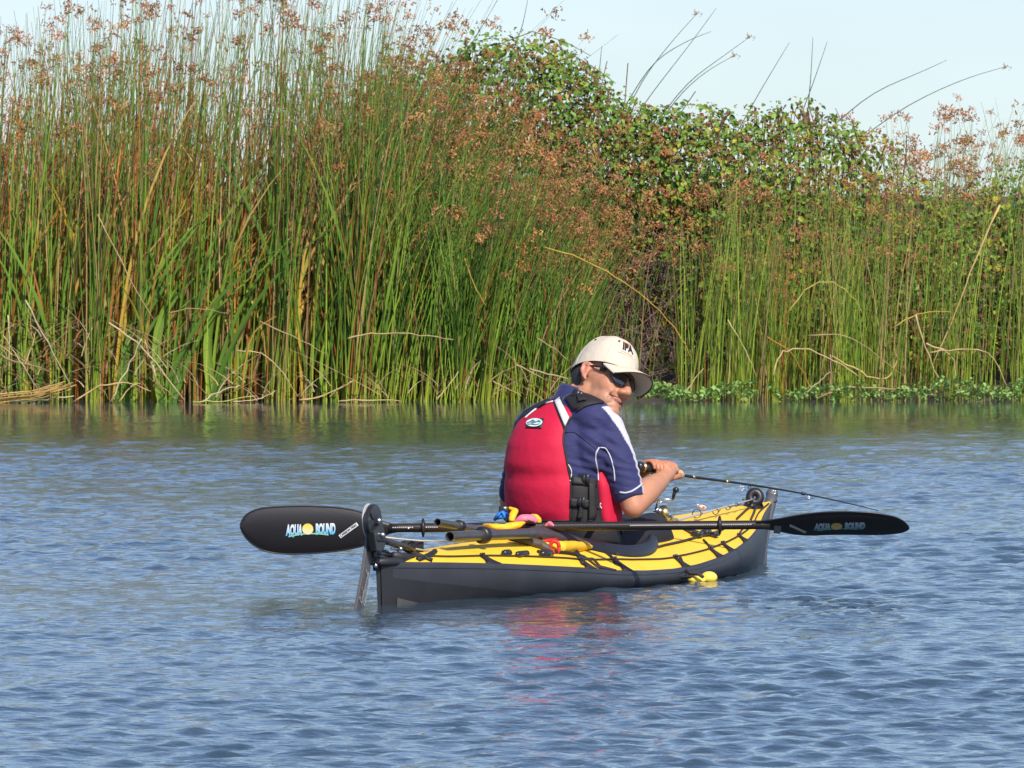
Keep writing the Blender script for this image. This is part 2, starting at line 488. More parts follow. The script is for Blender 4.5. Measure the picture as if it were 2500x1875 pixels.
def bed(n, px0, px1, d0, d1, hfun, zone, lean=(.05, .2), r=(.0036, .0062), droop=.03, power=.6, rng=RNG):
    power = {'left': .95, 'mid': .6, 'right': .85}[zone]
    d = d0 + (d1 - d0) * rng.uniform(0, 1, n) ** 1.25
    px = rng.uniform(px0, px1, n)
    nc = max(4, int((px1 - px0) / 34)); cen = rng.uniform(px0, px1, nc); cd = rng.uniform(d0, d1, nc); pick = rng.integers(0, nc, n)
    cl = rng.uniform(0, 1, n) < .62                                     # stems rise in clumps with dark gaps between
    px = np.where(cl, cen[pick] + rng.normal(0, 13, n), px); d = np.where(cl, np.clip(cd[pick] + rng.normal(0, .16, n), d0, d1), d)
    X = bx(px, d)
    if zone == 'mid': keepm = ~((px > 1405) & (px < 1640) & (d < 72) & (hfun(px) < 1.72)); px, d, X = px[keepm], d[keepm], X[keepm]; n = len(px)     # the dark hollow stays open
    H = hfun(px) * (1 - (.62 if zone == 'right' else .5) * rng.uniform(0, 1, n) ** power)
    base = np.stack([X, d, np.full(n, -.06)], -1)
    ang = rng.normal(0, .75, n)
    ldir = np.stack([np.cos(ang), np.sin(ang)], -1)
    ln = rng.uniform(lean[0], lean[1], n) * rng.choice([1, 1, 1, 1.5, -.6], n)
    P_ = stem_curves(base, H, ldir, ln, np.abs(rng.normal(0, droop, n)), rng.uniform(1.5, 2.6, n), rng)
    rad = rng.uniform(r[0], r[1], n)
    return P_, rad, stem_cols(n, zone, rng)

def merge(lst):
    V, F, C, o = [], [], [], 0
    for v, f, c in lst:
        V.append(v); F.append(f + o); C.append(c); o += len(v)
    return np.vstack(V), np.vstack(F), np.vstack(C)

def dead_hollow(px):                                # few stems in front of the dark bramble hollow
    return (px > 1480) & (px < 1640)

beds, headpts = [], []
for (n, a, b, d0, d1, hf, zone, lean, rr, hp) in (
        (5900, -2300, 980, 66.85, 71.5, top_height, 'left', (.02, .2), (.0034, .0062), .2),
        (3500, 820, 1430, 66.85, 69.0, top_height, 'mid', (.12, .44), (.003, .0056), .2),
        (430, 1650, 2080, 67.1, 68.3, lambda p: np.interp(p, [1600, 1700, 2000], [1.1, 1.72, 1.75]), 'right', (-.14, .26), (.0016, .0036), .05),
        (820, 2040, 3300, 67.1, 68.6, lambda p: np.interp(p, [2000, 2300, 2600], [1.75, 1.9, 2.0]), 'right', (-.14, .26), (.0016, .0036), .08),
        (900, 2100, 3300, 69.6, 71.5, lambda p: np.interp(p, [2130, 2300, 2500], [1.85, 2.0, 2.1]), 'right', (.08, .3), (.003, .005), .5),
        (1000, 1250, 3300, 70.0, 71.8, lambda p: np.interp(p, [2050, 2300], [1.5, 1.95]), 'mid', (.05, .25), (.003, .005), .08),
        (420, 1350, 2300, 69.8, 71.5, lambda p: np.interp(p, [1350, 1500, 1900, 2300], [2.0, 1.85, 1.76, 1.85]), 'mid', (.08, .34), (.0022, .0036), 1.0),
        (230, 880, 1560, 68.0, 68.9, lambda p: np.interp(p, [880, 1100, 1300, 1560], [2.35, 2.1, 1.95, 1.65]), 'mid', (.1, .35), (.0026, .0042), 1.0),
        (120, 1480, 2150, 68.1, 68.6, lambda p: np.interp(p, [1480, 2150], [1.75, 1.6]), 'mid', (.05, .3), (.0022, .0036), 1.0)):
    P_, rad, C = bed(n, a, b, d0, d1, hf, zone, lean, rr)
    if zone == 'left':
        # a dry, broken gap low at the far left corner
        pass
    beds.append(sweep(P_, rad, C))
    sel = RNG.uniform(0, 1, len(P_)) < hp
    headpts.append(P_[sel, -1])
V, F, C = merge(beds)
o = link('bulrush_bed', raw_mesh('bulrush_bed', V, F, [M_stem], True, None, C))
tag(o, 'dense mass of green bulrush stems filling the depth of the reed bed', 'reeds', kind='stuff')
pts = np.vstack(headpts)
V, F, C = heads_mass(pts)
o = link('bulrush_seed_heads', raw_mesh('bulrush_seed_heads', V, F, [M_head], False, None, C))
tag(o, 'rusty brown seed heads nodding all over the reed bed', 'seed heads', kind='stuff')

# individual bulrushes at the front of the bed
head_meshes = []
for (v, f, c) in HEADS:
    head_meshes.append(raw_mesh('seed_head', v, f, [M_head], False, None, c))
def stem_variant(zone, lean, r, k, rng):
    P_ = stem_curves(np.zeros((1, 3)), np.ones(1), np.array([[1., rng.uniform(-.3, .3)]]), np.array([lean]), np.array([abs(rng.normal(0, .03))]), np.array([rng.uniform(1.6, 2.5)]), rng)
    C = stem_cols(1, zone, rng)
    V, F, CC = sweep(P_, np.array([r]), C, 4, rng)
    return raw_mesh('bulrush', V, F, [M_stem], True, None, CC), P_[0, -1]
SR = np.random.default_rng(77)
VAR = {z: [stem_variant(z, SR.uniform(*l), SR.uniform(*r), 0, SR) for _ in range(14)] for z, l, r in
       (('left', (.0, .14), (.0045, .0072)), ('mid', (.05, .24), (.004, .0066)), ('right', (-.1, .2), (.0022, .004)))}
LBL = {('left', 0): 'tall green bulrush stem', ('left', 1): 'tall bulrush with brown head', ('mid', 0): 'slender leaning bulrush', ('mid', 1): 'leaning bulrush with rusty head', ('right', 0): 'thin bulrush before the brambles'}
def spot(px):
    for lim, w in ((180, 'over the flattened orange bundle at the far left'), (420, 'left of the paddle, above the bow shaped straw arch'), (600, 'left of the upright paddle blade'), (800, 'straight above the left end of the upright paddle blade'),
                   (1000, 'above the rudder'), (1230, 'between the rudder and the red vest'), (1480, 'just left of or behind the cream cap'), (1760, 'just right of the cap beside the dark hollow'), (2000, 'above the bow of the kayak'), (2250, 'above the right paddle blade')):
        if px < lim: return w
    return 'near the right edge past the paddle'
PROTO = {}
def place_bulrush(x, y, H, zone, vi, hd):
    me, tip = VAR[zone][vi]
    key = (zone, vi)
    if key in PROTO:
        o = PROTO[key].copy()
    else:
        o = bpy.data.objects.new('bulrush', me); PROTO[key] = o
    COL.objects.link(o)
    o.location = (x, y, -.06); o.scale = (1, 1, H); o.rotation_euler = (0, 0, SR.normal(0, .45))
    o['label'] = LBL[(zone, hd)] + ' ' + spot(x * SB + 1250); o['category'] = 'bulrush'; o['group'] = 'bulrush stems along the front of the reed bed'
    if hd:
        h = bpy.data.objects.new('seed_head', head_meshes[SR.integers(0, 6)])
        COL.objects.link(h); h.parent = o; h.location = tip; s = SR.uniform(.9, 1.4); h.scale = (s, s, s / H)
for q in range(120):
    px = SR.uniform(-80, 900); place_bulrush(bx(px), SR.uniform(66.95, 67.35), top_height(px) * SR.uniform(.5, 1.0), 'left', SR.integers(0, 14), int(SR.uniform() < .45))
for q in range(100):
    px = SR.uniform(820, 1400); place_bulrush(bx(px), SR.uniform(66.95, 67.3), top_height(px) * SR.uniform(.55, 1.0), 'mid', SR.integers(0, 14), int(SR.uniform() < .5))
for q in range(80):
    px = SR.uniform(1660, 2540); place_bulrush(bx(px), SR.uniform(67.1, 67.5), SR.uniform(.8, 1.65), 'right', SR.integers(0, 14), 0)

# long lone stems that arch up into the sky behind the brambles (photo px path, slight thickness)
LONE = [([(1640, 470), (1700, 210), (1770, 100), (1700 + 8, 30)], 0), ]
def lone(pts, head, label, r=.0036, d=70.6):
    ctrl = np.array([P(px, py, d) for px, py in pts])
    t = np.linspace(0, 1, len(ctrl)); tt = np.linspace(0, 1, 12)
    cur = np.stack([np.interp(tt, t, ctrl[:, i]) for i in range(3)], -1)
    for _ in range(3): cur[1:-1] = (cur[:-2] + 2 * cur[1:-1] + cur[2:]) / 4
    mb = MB(); mb.tube(cur, np.linspace(r, r * .4, 12), 5)
    mb.c[-1][:] = (.06, .085, .06)
    o = mb.build('bulrush', M_stem, usecol=True)
    tag(o, label, 'bulrush', 'lone bulrush stems arching over the brambles')
    if head:
        v, f, c = HEADS[len(pts) % 6]
        h = link('seed_head', raw_mesh('seed_head', v * .75 + cur[-1], f, [M_head], False, None, c), o)
def s2(l): return [(x * 1.1302, y * 1.1302) for x, y in l]
for l, hd, lb in (
        (s2([(1330, 300), (1380, 180), (1450, 90), (1508, 27)]), 1, 'arching bulrush with a small head, highest over the brambles'),
        (s2([(1330, 320), (1400, 210), (1480, 110), (1547, 18)]), 0, 'bare bulrush stem leaning steeply right against the sky'),
        (s2([(1350, 230), (1410, 130), (1490, 85), (1536, 68)]), 0, 'bulrush stem bending low to the right under the highest ones'),
        (s2([(1400, 290), (1480, 180), (1550, 130), (1622, 78)]), 1, 'long bulrush with a round head leaning out over the brambles'),
        (s2([(1400, 300), (1470, 200), (1530, 150), (1590, 118)]), 1, 'shorter bulrush with a round head beside the long leaning one'),
        (s2([(1590, 290), (1640, 200), (1705, 92)]), 0, 'straight bare bulrush stem leaning right over the bramble top'),
        (s2([(1730, 250), (1760, 170), (1787, 90)]), 0, 'upper of two crossing bulrush stems above the right brambles'),
        (s2([(1745, 240), (1752, 160), (1756, 80)]), 0, 'upright thin bulrush stem crossing a leaning one'),
        (s2([(1780, 290), (1880, 200), (1980, 160), (2045, 130)]), 0, 'bulrush stem arching far right with no head'),
        (s2([(1820, 330), (1950, 230), (2080, 170), (2176, 143)]), 1, 'longest bulrush arching right with a head at its tip'),
        (s2([(1100, 130), (1128, 60), (1140, 0)]), 0, 'single bulrush stem rising straight above the bramble crest'),
        (s2([(1290, 200), (1296, 140), (1300, 100)]), 0, 'short bulrush tip poking up right of the bramble crest')):
    lone(l, hd, lb)

# ------------------------------------------------------------------ cattails (broad flat leaves) on the left
def cattail_leaf(H, w, lean, bend, col, tip_col, rng):
    k = 9
    t = np.linspace(0, 1, k)
    x = lean * t + bend * t ** 3
    z = H * (t - .12 * abs(bend) / max(H, .1) * t ** 3)
    wd = w * np.interp(t, [0, .1, .6, .9, 1], [.8, 1, .85, .4, .03])
    tw = rng.uniform(-.6, .6) + rng.uniform(-1.2, 1.2) * t
    V, F, C = [], [], []
    for i in range(k):
        c = np.array([x[i], .0, z[i]])
        e = np.array([math.cos(tw[i]), math.sin(tw[i]), 0]); nn = np.array([-math.sin(tw[i]), math.cos(tw[i]), 0])
        V += [c - e * wd[i] / 2, c + nn * wd[i] * .16, c + e * wd[i] / 2]
        cc = col * (1 - t[i] ** 2) + tip_col * t[i] ** 2
        C += [cc] * 3
    for i in range(k - 1):
        for j in range(2):
            a = i * 3 + j; F.append([a, a + 1, a + 4, a + 3])
    return raw_mesh('leaf', V, np.array(F), [M_leaf], True, None, np.array(C))
CR = np.random.default_rng(5)
GREEN, LIME, GOLD, RUST, TAN = np.array([.11, .22, .03]), np.array([.24, .38, .045]), np.array([.50, .34, .04]), np.array([.42, .16, .04]), np.array([.52, .36, .17])
LEAF = {}
for kind, pal in (('green', (GREEN, LIME, GREEN)), ('gold', (LIME, GOLD, GOLD)), ('rust', (RUST, TAN, GOLD, RUST))):
    L_ = []
    for q in range(10):
        c = pal[CR.integers(0, len(pal))] * CR.uniform(.75, 1.15); tcol = pal[CR.integers(0, len(pal))] * CR.uniform(.7, 1.1)
        L_.append(cattail_leaf(CR.uniform(1.15, 1.85), CR.uniform(.016, .029), CR.uniform(-.2, .42), CR.uniform(-.15, .5), c, tcol, CR))
    LEAF[kind] = L_
CL = {'green': 'cattail clump of fresh green blades',
      'gold': 'cattail clump of yellowing blades',
      'rust': 'cattail clump of dry rust blades'}
for q in range(165):
    px = CR.uniform(-60, 900) if q % 4 else CR.uniform(20, 640); d = CR.uniform(66.98, 67.7)
    kind = ('green', 'gold', 'rust', 'rust', 'green', 'gold', 'rust')[q % 7]
    t = thing('cattail', CL[kind] + ' ' + spot(px), 'cattail', (bx(px, d), d, -.05), 'cattail clumps in the left half of the reed bed')
    s = CR.uniform(.6, 1.1) * (1.12 if CR.uniform() < .3 else 1)
    for w in range(CR.integers(4, 7)):
        l = bpy.data.objects.new('leaf', LEAF[kind][CR.integers(0, 10)]); COL.objects.link(l); l.parent = t
        l.location = (CR.normal(0, .02), CR.normal(0, .02), 0); l.rotation_euler = (0, 0, CR.normal(0, .7) + (math.pi if CR.uniform() < .15 else 0)); sc = s * CR.uniform(.65, 1.1); l.scale = (1, 1, sc)
# the bright clump standing in the water at the middle left
for px, lb, hh in ((520, 'tall bright green cattail clump standing at the water edge', 1.0), (410, 'bright green cattail blades leaning right at the water edge', .95)):
    t = thing('cattail', lb, 'cattail', (bx(px, 66.95), 66.95, -.05), 'cattail clumps in the left half of the reed bed')
    for w in range(7):
        l = bpy.data.objects.new('leaf', LEAF['green'][w]); COL.objects.link(l); l.parent = t
        l.location = (CR.normal(0, .05), CR.normal(0, .02), 0); l.rotation_euler = (0, 0, CR.normal(0, .4)); l.scale = (1.25, 1.25, hh * CR.uniform(.6, .95))

# loose dry blades tangled in the mass (uncountable)
n = 1500
px = RNG.uniform(-700, 900, n); d = RNG.uniform(67.0, 68.6, n)
base = np.stack([bx(px, d), d, RNG.uniform(-.05, 1.25, n)], -1)
ang = RNG.normal(0, .9, n)
P_ = stem_curves(base, RNG.uniform(.35, 1.1, n), np.stack([np.cos(ang), np.sin(ang)], -1), RNG.uniform(-.4, .9, n), np.abs(RNG.normal(0, .2, n)), RNG.uniform(1.2, 2.6, n))
pal = np.array([TAN, RUST, RUST * .8, TAN * .7, RUST * 1.2, [.45, .22, .08]])
C = np.repeat((pal[RNG.integers(0, 6, n)] * RNG.uniform(.6, 1.1, (n, 1)))[:, None], SEG, 1)
V, F, C = sweep(P_, RNG.uniform(.003, .008, n), C, 3)
VF = [(V, F, C)]
n = 300
px = np.where(RNG.uniform(0, 1, n) < .72, RNG.uniform(-300, 430, n), RNG.uniform(400, 1350, n)); d = RNG.uniform(66.55, 67.15, n)
base = np.stack([bx(px, d), d, RNG.uniform(0, .42, n) * np.where(px < 430, 1, .3)], -1)
ang = RNG.normal(0, .35, n) + np.where(RNG.uniform(0, 1, n) < .5, 0, math.pi)
P_ = stem_curves(base, RNG.uniform(.06, .34, n), np.stack([np.cos(ang), np.sin(ang)], -1), RNG.uniform(.4, 2.2, n), np.abs(RNG.normal(.2, .5, n)), RNG.uniform(1.0, 2.2, n))
P_[:, :, 2] = np.maximum(P_[:, :, 2], .004)
pal2 = np.array([TAN, [.55, .43, .26], [.42, .28, .14], [.3, .17, .07]])
C = np.repeat((pal2[RNG.integers(0, 4, n)] * RNG.uniform(.5, 1.0, (n, 1)))[:, None], SEG, 1)
VF.append(sweep(P_, RNG.uniform(.0025, .0055, n), C, 4))
V, F, C = merge(VF)
tag(link('dry_blades', raw_mesh('dry_blades', V, F, [M_dry], True, None, C)), 'tangle of dry tan and rust blades caught among the left reeds', 'dry reeds', kind='stuff')

# ------------------------------------------------------------------ dead bent stalks
def zz(a, b, s, l): return [(a + s * x, b + s * y) for x, y in l]
Z4 = lambda l: zz(0, 500, .3843, l)
Z5 = lambda l: zz(850, 500, .3843, l)
Z6 = lambda l: zz(1650, 500, .3843, l)
STRAW, PALE, ORG = (.50, .36, .17), (.58, .47, .29), (.46, .22, .045)
DEAD = [
 (Z4([(-60, 1262), (200, 1225), (430, 1160)]), .0085, (.52, .33, .11), 'loose bundle of flattened orange stalks lying at the far left waterline'),
 (Z4([(60, 1270), (250, 1245), (470, 1215)]), .009, PALE, 'pale stalk lying on the water under the flattened bundle'),
 (Z4([(160, 605), (300, 870), (455, 1165)]), .009, PALE, 'long pale straight stalk leaning left down to the flattened bundle'),
 (Z4([(-40, 950), (150, 1000), (345, 1065)]), .010, (.4, .28, .17), 'brown stalk lying almost level across the left corner'),
 (Z4([(50, 700), (60, 900), (55, 1060)]), .006, PALE, 'upright broken pale stalk in the left corner'),
 (Z4([(150, 1050), (200, 900), (235, 790)]), .006, STRAW, 'short straw stalk leaning right in the left corner'),
 (Z4([(20, 830), (120, 980), (245, 1175)]), .006, PALE, 'thin pale stalk slanting down to the left waterline'),
 (Z4([(465, 1265), (620, 1150), (800, 1115), (960, 1185)]), .009, STRAW, 'straw stalk arched low over the water like a bow'),
 (Z4([(700, 1270), (800, 1060), (900, 850)]), .008, PALE, 'pale straight stalk leaning right out of the water'),
 (Z4([(755, 1250), (850, 1130), (900, 1140)]), .006, STRAW, 'short bent stalk beside the pale leaning one'),
 (Z4([(690, 750), (930, 920), (1170, 1240)]), .008, (.52, .4, .24), 'long straw stalk falling right to the waterline'),
 (Z4([(920, 860), (990, 1130), (1150, 1255)]), .007, STRAW, 'sharply kinked stalk touching the water'),
 (Z4([(1225, 1268), (1400, 1250), (1620, 1215)]), .008, (.5, .5, .14), 'yellow green stalk lying flat on the water'),
 (Z4([(1280, 1255), (1420, 1170), (1520, 1150)]), .006, PALE, 'pale stalk propped just above the water'),
 (Z4([(1480, 1250), (1640, 1240), (1750, 1180)]), .006, PALE, 'pale stalk with its tip lifted off the water'),
 (Z4([(1900, 1240), (2060, 1215), (2240, 1120)]), .009, STRAW, 'straw stalk rising right from the water'),
 (Z4([(1540, 1210), (1570, 880), (1650, 760), (1755, 710)]), .007, ORG, 'orange stalk curling over to the right at its top'),
 (Z4([(1500, 925), (1650, 930), (1780, 1030), (1895, 1220)]), .007, STRAW, 'straw stalk arching right and down into the water'),
 (Z4([(1070, 690), (1230, 650), (1455, 690)]), .006, (.36, .28, .12), 'olive stalk arched level between the green stems'),
 (Z4([(620, 60), (820, 460), (980, 735)]), .006, STRAW, 'long thin straw stalk crossing the left reeds at a slant'),
 (Z4([(1650, 740), (1850, 830), (2080, 950)]), .006, STRAW, 'thin straw stalk sloping down to the right'),
 (Z5([(1240, 268), (1450, 330), (1620, 410), (1800, 520), (1950, 640), (2110, 820), (2190, 990)]), .0065, (.5, .32, .05), 'long golden stalk arching down behind the paddler'),
 (Z5([(0, 850), (120, 815), (290, 808), (480, 830), (670, 857)]), .008, STRAW, 'straw stalk arched level over the middle reeds'),
 (Z5([(560, 1255), (700, 1060)]), .008, STRAW, 'short straw stalk leaning right among green feet'),
 (Z5([(920, 1120), (1100, 1215)]), .007, STRAW, 'short straw stalk sloping to the water left of the paddler'),
 (Z5([(1150, 1040), (1270, 1070), (1395, 1105)]), .008, PALE, 'level pale stalk just left of the cap'),
 (Z5([(1060, 1015), (1250, 1110), (1380, 1130)]), .006, STRAW, 'lower pale stalk just left of the cap'),
 (Z5([(-60, 1248), (150, 1240), (330, 1247)]), .008, STRAW, 'straw stalk floating along the middle waterline'),
 (Z5([(740, 340), (790, 500), (880, 645)]), .006, (.5, .33, .07), 'short golden stalk bending in the middle reeds'),
 (Z5([(1200, 845), (1320, 920), (1410, 1000)]), .006, STRAW, 'bent straw stalk above and left of the cap'),
 (Z6([(45, 1220), (110, 1120), (175, 1040)]), .009, STRAW, 'thick short stalk leaning right out of the primrose leaves'),
 (Z6([(620, 1080), (650, 960), (720, 910), (850, 915), (1040, 1010), (1160, 1090)]), .008, STRAW, 'straw stalk curved like a crook in the right reeds'),
 (Z6([(580, 840), (720, 915), (800, 1040), (880, 1220)]), .008, ORG, 'orange stalk arching down into the primrose leaves'),
 (Z6([(830, 1195), (980, 1062)]), .006, PALE, 'pale stalk propped against a broken upright'),
 (Z6([(980, 950), (987, 1070), (985, 1195)]), .006, PALE, 'broken upright pale stalk in the right reeds'),
 (Z6([(990, 960), (1150, 1050), (1300, 1125), (1370, 1090), (1405, 970), (1385, 920)]), .0085, (.54, .40, .14), 'stalk bent up like a hook in the right reeds'),
 (Z6([(900, 1235), (1070, 1150), (1400, 1165), (1655, 1210)]), .010, (.44, .31, .16), 'thick brown stalk lying over the primrose leaves'),
 (Z6([(1525, 700), (1600, 960), (1700, 1140)]), .009, STRAW, 'straw stalk slanting down right of the hooked one'),
 (Z6([(1380, 780), (1530, 690), (1640, 675), (1750, 682)]), .007, (.46, .34, .07), 'golden stalk arched above the slanting one'),
 (Z6([(1610, 940), (1760, 915), (2010, 925), (2110, 1170)]), .008, STRAW, 'straw stalk running level then breaking downward at the right'),
 (Z6([(1590, 880), (1770, 950), (1778, 1080), (1775, 1200)]), .008, STRAW, 'straw stalk folded straight down at the right'),
 (Z6([(2060, 0), (1870, 420), (1780, 680), (1620, 1060)]), .009, (.5, .37, .14), 'longest tan stalk leaning right up through the right reeds'),
 (Z6([(700, 700), (840, 510), (1000, 475), (1130, 590), (1190, 700)]), .007, (.42, .33, .08), 'stalk bent into a round hoop in the right reeds'),
 (Z6([(330, 730), (450, 930), (515, 1100)]), .007, (.5, .42, .16), 'straight straw stalk leaning left in the right reeds'),
 (Z6([(840, 830), (1070, 820), (1240, 920), (1450, 1090)]), .006, STRAW, 'thin stalk arched beneath the round hoop'),
]
for i, (pts, r, c, lb) in enumerate(DEAD):
    d = (66.42 if pts[0][0] < 1640 else 66.9) + .035 * ((i * 7) % 6); r = r * .8
    ctrl = np.array([P(x, y, d + .03 * k) for k, (x, y) in enumerate(pts)])
    ctrl[:, 2] = np.maximum(ctrl[:, 2], .006)
    t = np.linspace(0, 1, len(ctrl)); m = max(9, 3 * len(ctrl)); tt = np.linspace(0, 1, m)
    cur = np.stack([np.interp(tt, t, ctrl[:, q]) for q in range(3)], -1)
    if len(ctrl) > 2:
        for _ in range(2): cur[1:-1] = (cur[:-2] + 2 * cur[1:-1] + cur[2:]) / 4
    kr = np.random.default_rng(100 + i); cur[1:-1] += kr.normal(0, r * .55, (m - 2, 3))          # slightly kinked and split
    mb = MB()
    mb.tube(cur, np.linspace(r * .9, r * .45, m) * kr.uniform(.75, 1.2, m), 5)
    mb.c[-1][:] = np.array(c) * np.random.default_rng(i).uniform(.65, 1.0)
    if i == 0:
        for off in ((.0, -.03, .012), (.02, .03, -.010), (-.03, .02, .022), (.03, .01, .03), (-.05, -.02, .004), (.05, .05, .015), (-.02, .06, .035)):
            mb.tube(cur + np.array(off), np.linspace(r * .9, r * .5, m) * kr.uniform(.6, 1.1), 5); mb.c[-1][:] = np.array(c) * kr.uniform(.6, 1.05)
    tag(mb.build('dead_stalk', M_dry, usecol=True), lb, 'dead stalk', 'dead stalks bent along the waterline')

# ------------------------------------------------------------------ bramble bushes
BR = np.random.default_rng(42)
def leaf_shape(size, col, fold, rng):
    """ovate toothed leaflet folded along its midrib: base at origin, +x to tip"""
    prof = [(0, 0), (.24, .28), (.55, .34), (.82, .17), (1, 0)]
    V, F = [], []
    for x, w in prof:
        V.append((x * size, 0, -.10 * size * x * x))
    n = len(prof)
    for sgn in (1, -1):
        for x, w in prof[1:-1]:
            V.append((x * size, sgn * w * size, fold * w * size - .10 * size * x * x))
    for s, off in ((1, n), (-1, n + n - 2)):
        ring = [0] + [off + i for i in range(n - 2)] + [n - 1]
        for i in range(n - 1):
            a, b = ring[i], ring[i + 1]
            q = [i, i + 1, b, a] if s > 0 else [i, a, b, i + 1]
            q = list(dict.fromkeys(q)); F.append(q)
    tri = []
    for q in F:
        tri.append(q[:3])
        if len(q) == 4: tri.append([q[0], q[2], q[3]])
    return np.array(V, float), np.array(tri)
LV, LF = leaf_shape(1.0, None, .5, BR)
BCOL = np.array([[.13, .26, .04], [.18, .32, .05], [.24, .37, .055], [.36, .40, .05], [.45, .42, .05], [.30, .10, .045], [.22, .11, .05], [.38, .2, .06]])
def rot_mats(n, rng, face=(0, -1, .6)):
    """random leaf frames whose upper side leans to the light"""
    zax = np.asarray(face)[None] + rng.normal(0, .55, (n, 3)); zax /= np.linalg.norm(zax, axis=1)[:, None]
    xax = rng.normal(0, 1, (n, 3)); xax[:, 2] -= .5; xax -= (xax * zax).sum(1)[:, None] * zax; xax /= np.linalg.norm(xax, axis=1)[:, None]
    yax = np.cross(zax, xax)
    return np.stack([xax, yax, zax], -1)

def bush(label, lobes, n_leaf, probs, n_cane, cane_zone, n_ind=260, crown=None):
    """lobes: list of (centre, radii); leaves fill the outer shell of their union"""
    base = (float(np.mean([l[0][0] for l in lobes])), float(np.mean([l[0][1] for l in lobes])), .1)
    t = thing('bramble_bush', label, 'bush', base, 'bramble bushes on the bank')
    pts, nor = [], []
    vol = np.array([l[1][0] * l[1][2] for l in lobes]); vol = vol / vol.sum()
    for (c, r), w in zip(lobes, vol):
        m = int(n_leaf * w * 1.25 * (.55 if r[0] < .28 else 1))
        u = BR.normal(0, 1, (m, 3)); u[:, 1] = -np.abs(u[:, 1]) * np.where(BR.uniform(0, 1, m) < .85, 1, -1); u /= np.linalg.norm(u, axis=1)[:, None]
        rad = 1 - .42 * BR.uniform(0, 1, m) ** 2.2 + BR.normal(0, .06, m)
        lump = 1 + .12 * np.sin(u[:, 0] * 9 + c[0] * 3) * np.sin(u[:, 2] * 8 + c[1])
        p = np.asarray(c) + u * np.asarray(r) * (rad * lump)[:, None]
        pts.append(p); nor.append(u)
    pts = np.vstack(pts); nor = np.vstack(nor)
    keep = pts[:, 2] > .15
    hol = (np.abs(pts[:, 0] - bx(1530, 69)) < .32) & (pts[:, 2] < .85) & (BR.uniform(0, 1, len(pts)) < .6)
    keep &= ~hol
    pts, nor = pts[keep], nor[keep]
    n = len(pts)
    sizes = .016 + .036 * BR.uniform(0, 1, n) ** 1.4
    face = nor * .8 + np.array([.1, -.5, .6]); R = rot_mats(n, BR, (0, 0, 0)) if False else None
    zax = face / np.linalg.norm(face, axis=1)[:, None] + BR.normal(0, .45, (n, 3)); zax /= np.linalg.norm(zax, axis=1)[:, None]
    xax = BR.normal(0, 1, (n, 3)); xax[:, 2] -= .6; xax -= (xax * zax).sum(1)[:, None] * zax; xax /= np.linalg.norm(xax, axis=1)[:, None]
    R = np.stack([xax, np.cross(zax, xax), zax], -1)
    ci = BR.choice(len(BCOL), n, p=probs)
    cols = BCOL[ci] * BR.uniform(.5, 1.05, (n, 1))
    # the 260 that show largest (outermost towards the camera) are leaves of their own
    order = np.argsort(pts[:, 1] - .6 * pts[:, 2] + BR.normal(0, .25, n))
    ind = order[:n_ind]; rest = order[n_ind:]
    VV = np.einsum('nij,kj->nki', R[rest] * sizes[rest][:, None, None], LV) + pts[rest][:, None, :]
    FF = LF[None] + (np.arange(len(rest)) * len(LV))[:, None, None]
    CC = np.repeat(cols[rest][:, None], len(LV), 1)
    fo = link('foliage', raw_mesh('foliage', VV.reshape(-1, 3) - np.array(base), FF.reshape(-1, 3), [M_leaf], False, None, CC.reshape(-1, 3)), t)
    fo['kind'] = 'stuff'
    for i in ind:
        l = bpy.data.objects.new('leaf', BLEAF[ci[i]][BR.integers(0, 2)]); COL.objects.link(l); l.parent = t
        M = Matrix(R[i].tolist()).to_4x4(); M = M @ Matrix.Scale(float(sizes[i] * 1.15), 4); M.translation = Vector((pts[i] - np.array(base)).tolist())
        l.matrix_local = M
    # canes
    mb = MB()
    for q in range(n_cane):
        (c, r) = lobes[BR.integers(0, len(lobes))]
        a = np.array([c[0] + BR.normal(0, r[0] * .5), c[1] - r[1] * BR.uniform(.1, .75), BR.uniform(.1, .5)])
        b = np.array([a[0] + BR.normal(.05, .18), a[1] + BR.normal(-.08, .15), c[2] + r[2] * BR.uniform(-.6, .15)])
        k = 6; tt = np.linspace(0, 1, k)[:, None]
        cur = a + (b - a) * tt + np.array([BR.normal(0, .12), BR.normal(-.05, .06), BR.uniform(0, .2)]) * np.sin(tt * 3.0)
        mb.tube(cur, BR.uniform(.0022, .0045), 4, False); mb.c[-1][:] = np.array([.17, .085, .065]) * BR.uniform(.5, 1.4)
    x0, x1, z0, z1, y0, num = cane_zone
    for q in range(num):                            # dry brown twigs in the hollow
        a = np.array([BR.uniform(x0, x1), y0 + BR.uniform(0, .5), BR.uniform(z0, z1)])
        dr = np.array([BR.normal(.1, .7), BR.normal(0, .3), BR.normal(0, .7)]); L = BR.uniform(.15, .5)
        cur = [a, a + dr * L * .5 + BR.normal(0, .02, 3), a + dr * L + np.array([0, 0, -.1 * L])]
        mb.tube(cur, BR.uniform(.0015, .003), 3, False); mb.c[-1][:] = np.array([.22, .14, .11]) * BR.uniform(.45, 1.7)
    ca = mb.build('canes', M_dry, t, usecol=True); ca['kind'] = 'stuff'
    if crown:
        for path in crown:
            cur = np.array([P(x, y, 68.9) for x, y in path])
            mb = MB(); mb.tube(cur, np.linspace(.005, .002, len(cur)), 5); mb.c[-1][:] = (.14, .12, .05)
            mb.build('cane', M_dry, t, usecol=True)
BLEAF = []
for c in BCOL:
    vv = []
    for q in range(2):
        v, f = leaf_shape(1.0, None, BR.uniform(.2, .7), BR)
        vv.append(raw_mesh('leaf', v, f, [M_leaf], False, None, np.tile(c * BR.uniform(.8, 1.2), (len(v), 1))))
    BLEAF.append(vv)
